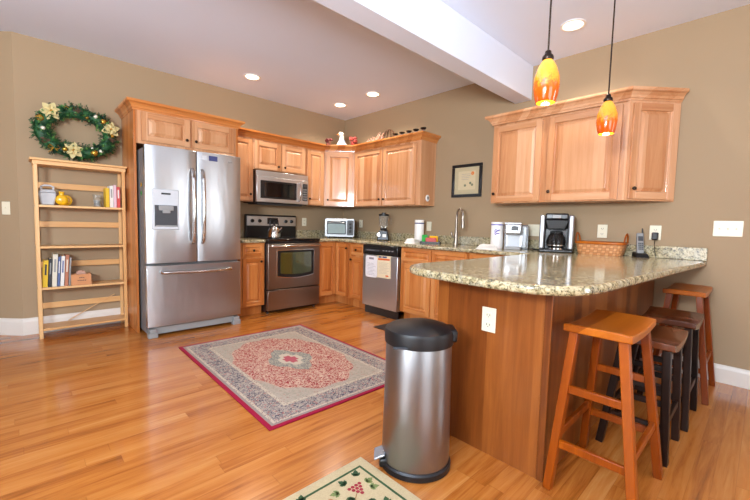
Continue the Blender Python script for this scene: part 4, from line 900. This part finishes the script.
# ------------------------------------------------------------------ wreath
def wreath():
    r = thing('wreath', 'green pine wreath with cream poinsettias and gold balls above the bookshelf', 'wreath', (-3.42,-.10,1.950))
    RX, RZ = .262, .192; rnd = random.Random(11)
    t = NT('pine_needles'); n = t.noise(t.coord(), 12, 2); gm = t.fin(t.ramp(n, [(.3,'0c2c1a'),(.5,'174a28'),(.7,'2f6a30')]), .6)
    t2 = NT('light_pine_needles'); gm2 = t2.fin('5c8f45', .6)
    pt = lambda a_, o, p: Vector(((RX+o*math.cos(p))*math.cos(a_), -.005+o*math.sin(p)*.8, (RZ+o*math.cos(p))*math.sin(a_)))
    mb = MB(); pts = [pt(2*PI*k/36, 0, 0) for k in range(37)]; mb.tube(pts, .055, 10).build('wreath_ring', [gm], r)
    mb = MB()
    for k in range(420):
        a_ = 2*PI*k/420+rnd.uniform(-.05,.05); p = rnd.uniform(0, 2*PI)
        if math.sin(p) > .55: p = -p
        c = pt(a_, .035, p); o = (pt(a_, .1, p)-pt(a_, 0, p)).normalized(); tg = Vector((-RX*math.sin(a_), 0, RZ*math.cos(a_))).normalized()
        d = (o*rnd.uniform(.5,1)+tg*rnd.uniform(-.9,.9)+Vector((rnd.uniform(-.3,.3),rnd.uniform(-.5,.1),rnd.uniform(-.3,.3)))).normalized()
        L = rnd.uniform(.05,.078); mt = 1 if rnd.random() < .16 else 0
        e1 = d.orthogonal().normalized(); e2 = d.cross(e1)
        for j in range(14):
            s_ = j/14; b = c+d*L*s_; th = j*2.4; nd = (d*.75+(e1*math.cos(th)+e2*math.sin(th))*.85).normalized(); wv = nd.cross(d).normalized()*.0044; ln = .022*(1.1-.5*s_)
            tip = b+nd*ln
            if tip.y > .09 or tip.z < -.285: continue
            mb.add([b-wv, b+wv, tip+wv*.3, tip-wv*.3], [(0,1,2,3)], mt)
    mb.build('pine_foliage', [gm, gm2], r, smooth=False)
    petal = plain('cream_petal', 'c9ba82', .6, var=.12); gold = plain('gold_ball', 'c79a3e', .25, .7, var=.1); pearl = plain('pearl_ball', 'e6dcc8', .25, .2, var=.05); cone = plain('pine_cone_brown', '5d4230', .8, var=.4); gold2 = plain('gold_ribbon', 'b98a2e', .35, .6)
    def flower(a_, o, s):
        c = pt(a_, .052, -1.15)+Vector((math.cos(a_)*o, -.012, math.sin(a_)*o)); f = MB()
        for ring, n, L, w, lift in ((0,6,.072,.022,.008),(1,5,.045,.016,.022)):
            for k in range(n):
                th = 2*PI*k/n+ring*.5+a_; u = Vector((math.cos(th), 0, math.sin(th))); v = Vector((-math.sin(th), 0, math.cos(th))); y = Vector((0,-1,0))
                P = [(0,0,0),(.35,.8,.6),(.6,1,.7),(.85,.5,.4),(1,0,0),(.85,-.5,.4),(.6,-1,.7),(.35,-.8,.6)]
                top_ = [c+u*(L*s*p_)+v*(w*s*q_)+y*(lift*s*(h_+ring*.7)) for p_, q_, h_ in P]; mid = c+u*(L*s*.55)+y*(lift*s*(.3+ring*.7))
                f.add([mid]+top_+[x_-y*.0015 for x_ in top_]+[mid-y*.0015], [(0,i+1,(i+1)%8+1) for i in range(8)]+[(17,(i+1)%8+9,i+9) for i in range(8)]+[(i+1,i+9,(i+1)%8+9,(i+1)%8+1) for i in range(8)])
        fo = f.build('poinsettia', [petal], r); g_ = MB()
        for k in range(6): g_.ball(tuple(c+Vector((.007*math.cos(k),-.022*s,.007*math.sin(k*1.3)))), .005, seg=8)
        g_.build('flower_centre', [gold2], fo)
    flower(D(132), .0, 1.2); flower(D(20), .0, 1.15); flower(D(262), -.035, 1.15)
    for a_, rad_, mt, o in ((158,.032,gold,.01),(42,.028,gold,.0),(298,.033,gold,-.005),(248,.024,gold,-.02),(182,.019,pearl,-.03),(58,.022,pearl,0),(312,.021,pearl,0),(300,.012,pearl,-.05),(70,.016,gold,-.045),(3,.02,gold,0)):
        c = pt(D(a_), .06, -1.3)+Vector((math.cos(D(a_))*o, 0, math.sin(D(a_))*o)); MB().ball(tuple(c), rad_, seg=18).build('ornament_ball', [mt], r)
    for a_, s in ((88,1.),(212,1.),(352,.85)):
        c = pt(D(a_), .055, -1.3); f = MB()
        for j in range(6):
            rr_ = [.012,.02,.023,.021,.015,.008][j]*s
            for k in range(8):
                th = k*PI/4+j*.4; q = c+Vector((-.03+.012*j, rr_*math.cos(th), rr_*math.sin(th)))
                f.hexa([tuple(q+Vector(v_)*.006) for v_ in ((-1,-1,-1),(1,-1,-1),(1,1,-1),(-1,1,-1))], [tuple(q+Vector(v_)*.004) for v_ in ((-1,-1,1),(1,-1,1),(1,1,1),(-1,1,1))])
        f.ball(tuple(c), .018*s, seg=10).build('pine_cone', [cone], r)
    for a_ in (100, 30, 232):
        c = pt(D(a_), .055, -1.2); f = MB()
        for s_ in (-1,1): f.tube([c, c+Vector((s_*.03,-.01,.018)), c+Vector((s_*.045,-.008,0)), c+Vector((s_*.028,-.006,-.014)), c], .006, 6); f.tube([c, c+Vector((s_*.025,-.004,-.035)), c+Vector((s_*.045,0,-.05))], [.006,.005,.002], 6)
        f.build('gold_bow', [gold2], r)
wreath()

# ------------------------------------------------------------------ things on top of the wall cabinets (their tops are at ZU1)
ZD = ZU1+.0005
r = thing('goose_figurine', 'white goose figurine with orange beak and blue-grey scarf on corner cabinet', 'figurine', (-.36,-.375,ZD), D(-112))
mb = MB(); 
mb.lathe([(.06,0),(.08,.02),(.09,.06),(.084,.10),(.06,.14),(.042,.17),(.036,.20),(.036,.235)], seg=24, sx=.9, sy=1.0)
mb.ball((0,-.008,.252), .041, seg=18, sc=(.9,1.1,.95)); mb.build('goose_body', [M['gwhite']], r)
MB().lathe([(.020,.03),(.016,.048),(.004,.078)], (-.0,0,.25), '-Y', 12, sy=.6).build('beak', [M['orange']], r)
for x in (-.028,.028): MB().ball((x,-.026,.262), .0045, seg=8).build('eye', [M['black']], r)
MB().lathe([(.040,.168),(.050,.16),(.062,.135),(.066,.128),(.052,.150),(.038,.18)], seg=20, sx=.95).build('scarf', [M['gblue']], r)
for s_ in (-1,1): MB().ball((s_*.07,.02,.075), .05, seg=16, sc=(.35,1.15,.9)).build('wing', [M['gwhite']], r)
def posy(label, loc, n, seed, spread, mt, h=.12):
    r = thing('flower_bunch', label, 'artificial flowers', loc); rn = random.Random(seed)
    MB().lathe([(.03,0),(.035,.03),(.028,.06)], seg=14).build('pot', [M['wick']], r)
    for k in range(n):
        a_ = rn.uniform(0, 2*PI); q = rn.uniform(.15,1)*spread; c = (q*math.cos(a_), q*math.sin(a_)*.6, h*rn.uniform(.5,1.05)); f = MB()
        for j in range(7): f.ball((c[0]+.014*math.cos(j*.9), c[1]+.014*math.sin(j*.9), c[2]+.006*math.sin(j*2)), .013, seg=8)
        f.tube([(0,0,.05), c], .003, 5); f.build('blossom', [mt], r)
posy('dull red flower bunch to the right of the goose figurine', (-.25,-.52,ZD), 12, 3, .07, M['redfl'], .20)
posy('dark red flower bunch partly behind the goose at its left', (-.50,-.24,ZD), 8, 5, .06, plain('dark_red_petals', '6e2a28', .7), .18)

r = thing('wicker_ball', 'brown wicker hoop ornament behind the pink coral on wall cabinet', 'ornament', (-.10,-1.09,ZD), 0)
for k in range(5):
    a_ = k*PI/5; MB().tube([(.0+.05*math.cos(t_)*math.cos(a_), .115*math.cos(t_)*math.sin(a_)*1.0+.0, .135+.125*math.sin(t_)) for t_ in [2*PI*i/24 for i in range(25)]], .006, 6).build('hoop', [M['wick']], r)
r = thing('coral_ornament', 'pale pink branching coral and shell ornament on top of wall cabinet', 'ornament', (-.235,-.965,ZD), 0)
rn = random.Random(8); mb = MB(); mb.lathe([(.05,0),(.06,.03),(.03,.06)], seg=16, sy=2.2)
for k in range(26):
    y = rn.uniform(-.15,.17); x = rn.uniform(-.04,.04); h_ = rn.uniform(.10,.19)*(1-.25*max(0,y)/.17); q = Vector((x*.4,y*.5,.03)); e = Vector((x,y,h_))
    mid = (q+e)/2+Vector((rn.uniform(-.015,.015),rn.uniform(-.03,.03),0)); mb.tube([q,mid,e], [.010,.009,.006], 7); mb.ball(tuple(e), .010, seg=8)
    mb.tube([mid, mid+Vector((rn.uniform(-.02,.02),rn.uniform(-.05,.05),.04))], [.008,.005], 6)
mb.build('coral_branches', [M['pink']], r)
LB = ['dark candle holder on wall cabinet, first from left nearest the coral', 'dark candle holder on wall cabinet, second from left', 'dark candle holder on wall cabinet, middle one of five', 'dark candle holder on wall cabinet, fourth from left', 'dark candle holder on wall cabinet, rightmost above the crown corner']
ch = None
for k in range(5):
    loc = (-.24, -1.352-.118*k, ZD)
    if ch is None:
        ch = thing('candle_holder', LB[0], 'candle holder', loc, group='candle holders on the wall cabinet')
        MB().lathe([(.03,0),(.03,.006),(.008,.014),(.007,.103),(.014,.113)], seg=16).build('stem', [M['silver']], ch)
        MB().lathe([(.014,.1135),(.032,.124),(.038,.138),(.034,.138),(.025,.128),(.001,.122)], seg=20, cap=False).build('cup', [M['black']], ch)
    else:
        c = copy_tree(ch); c.location = loc; c['label'] = LB[k]
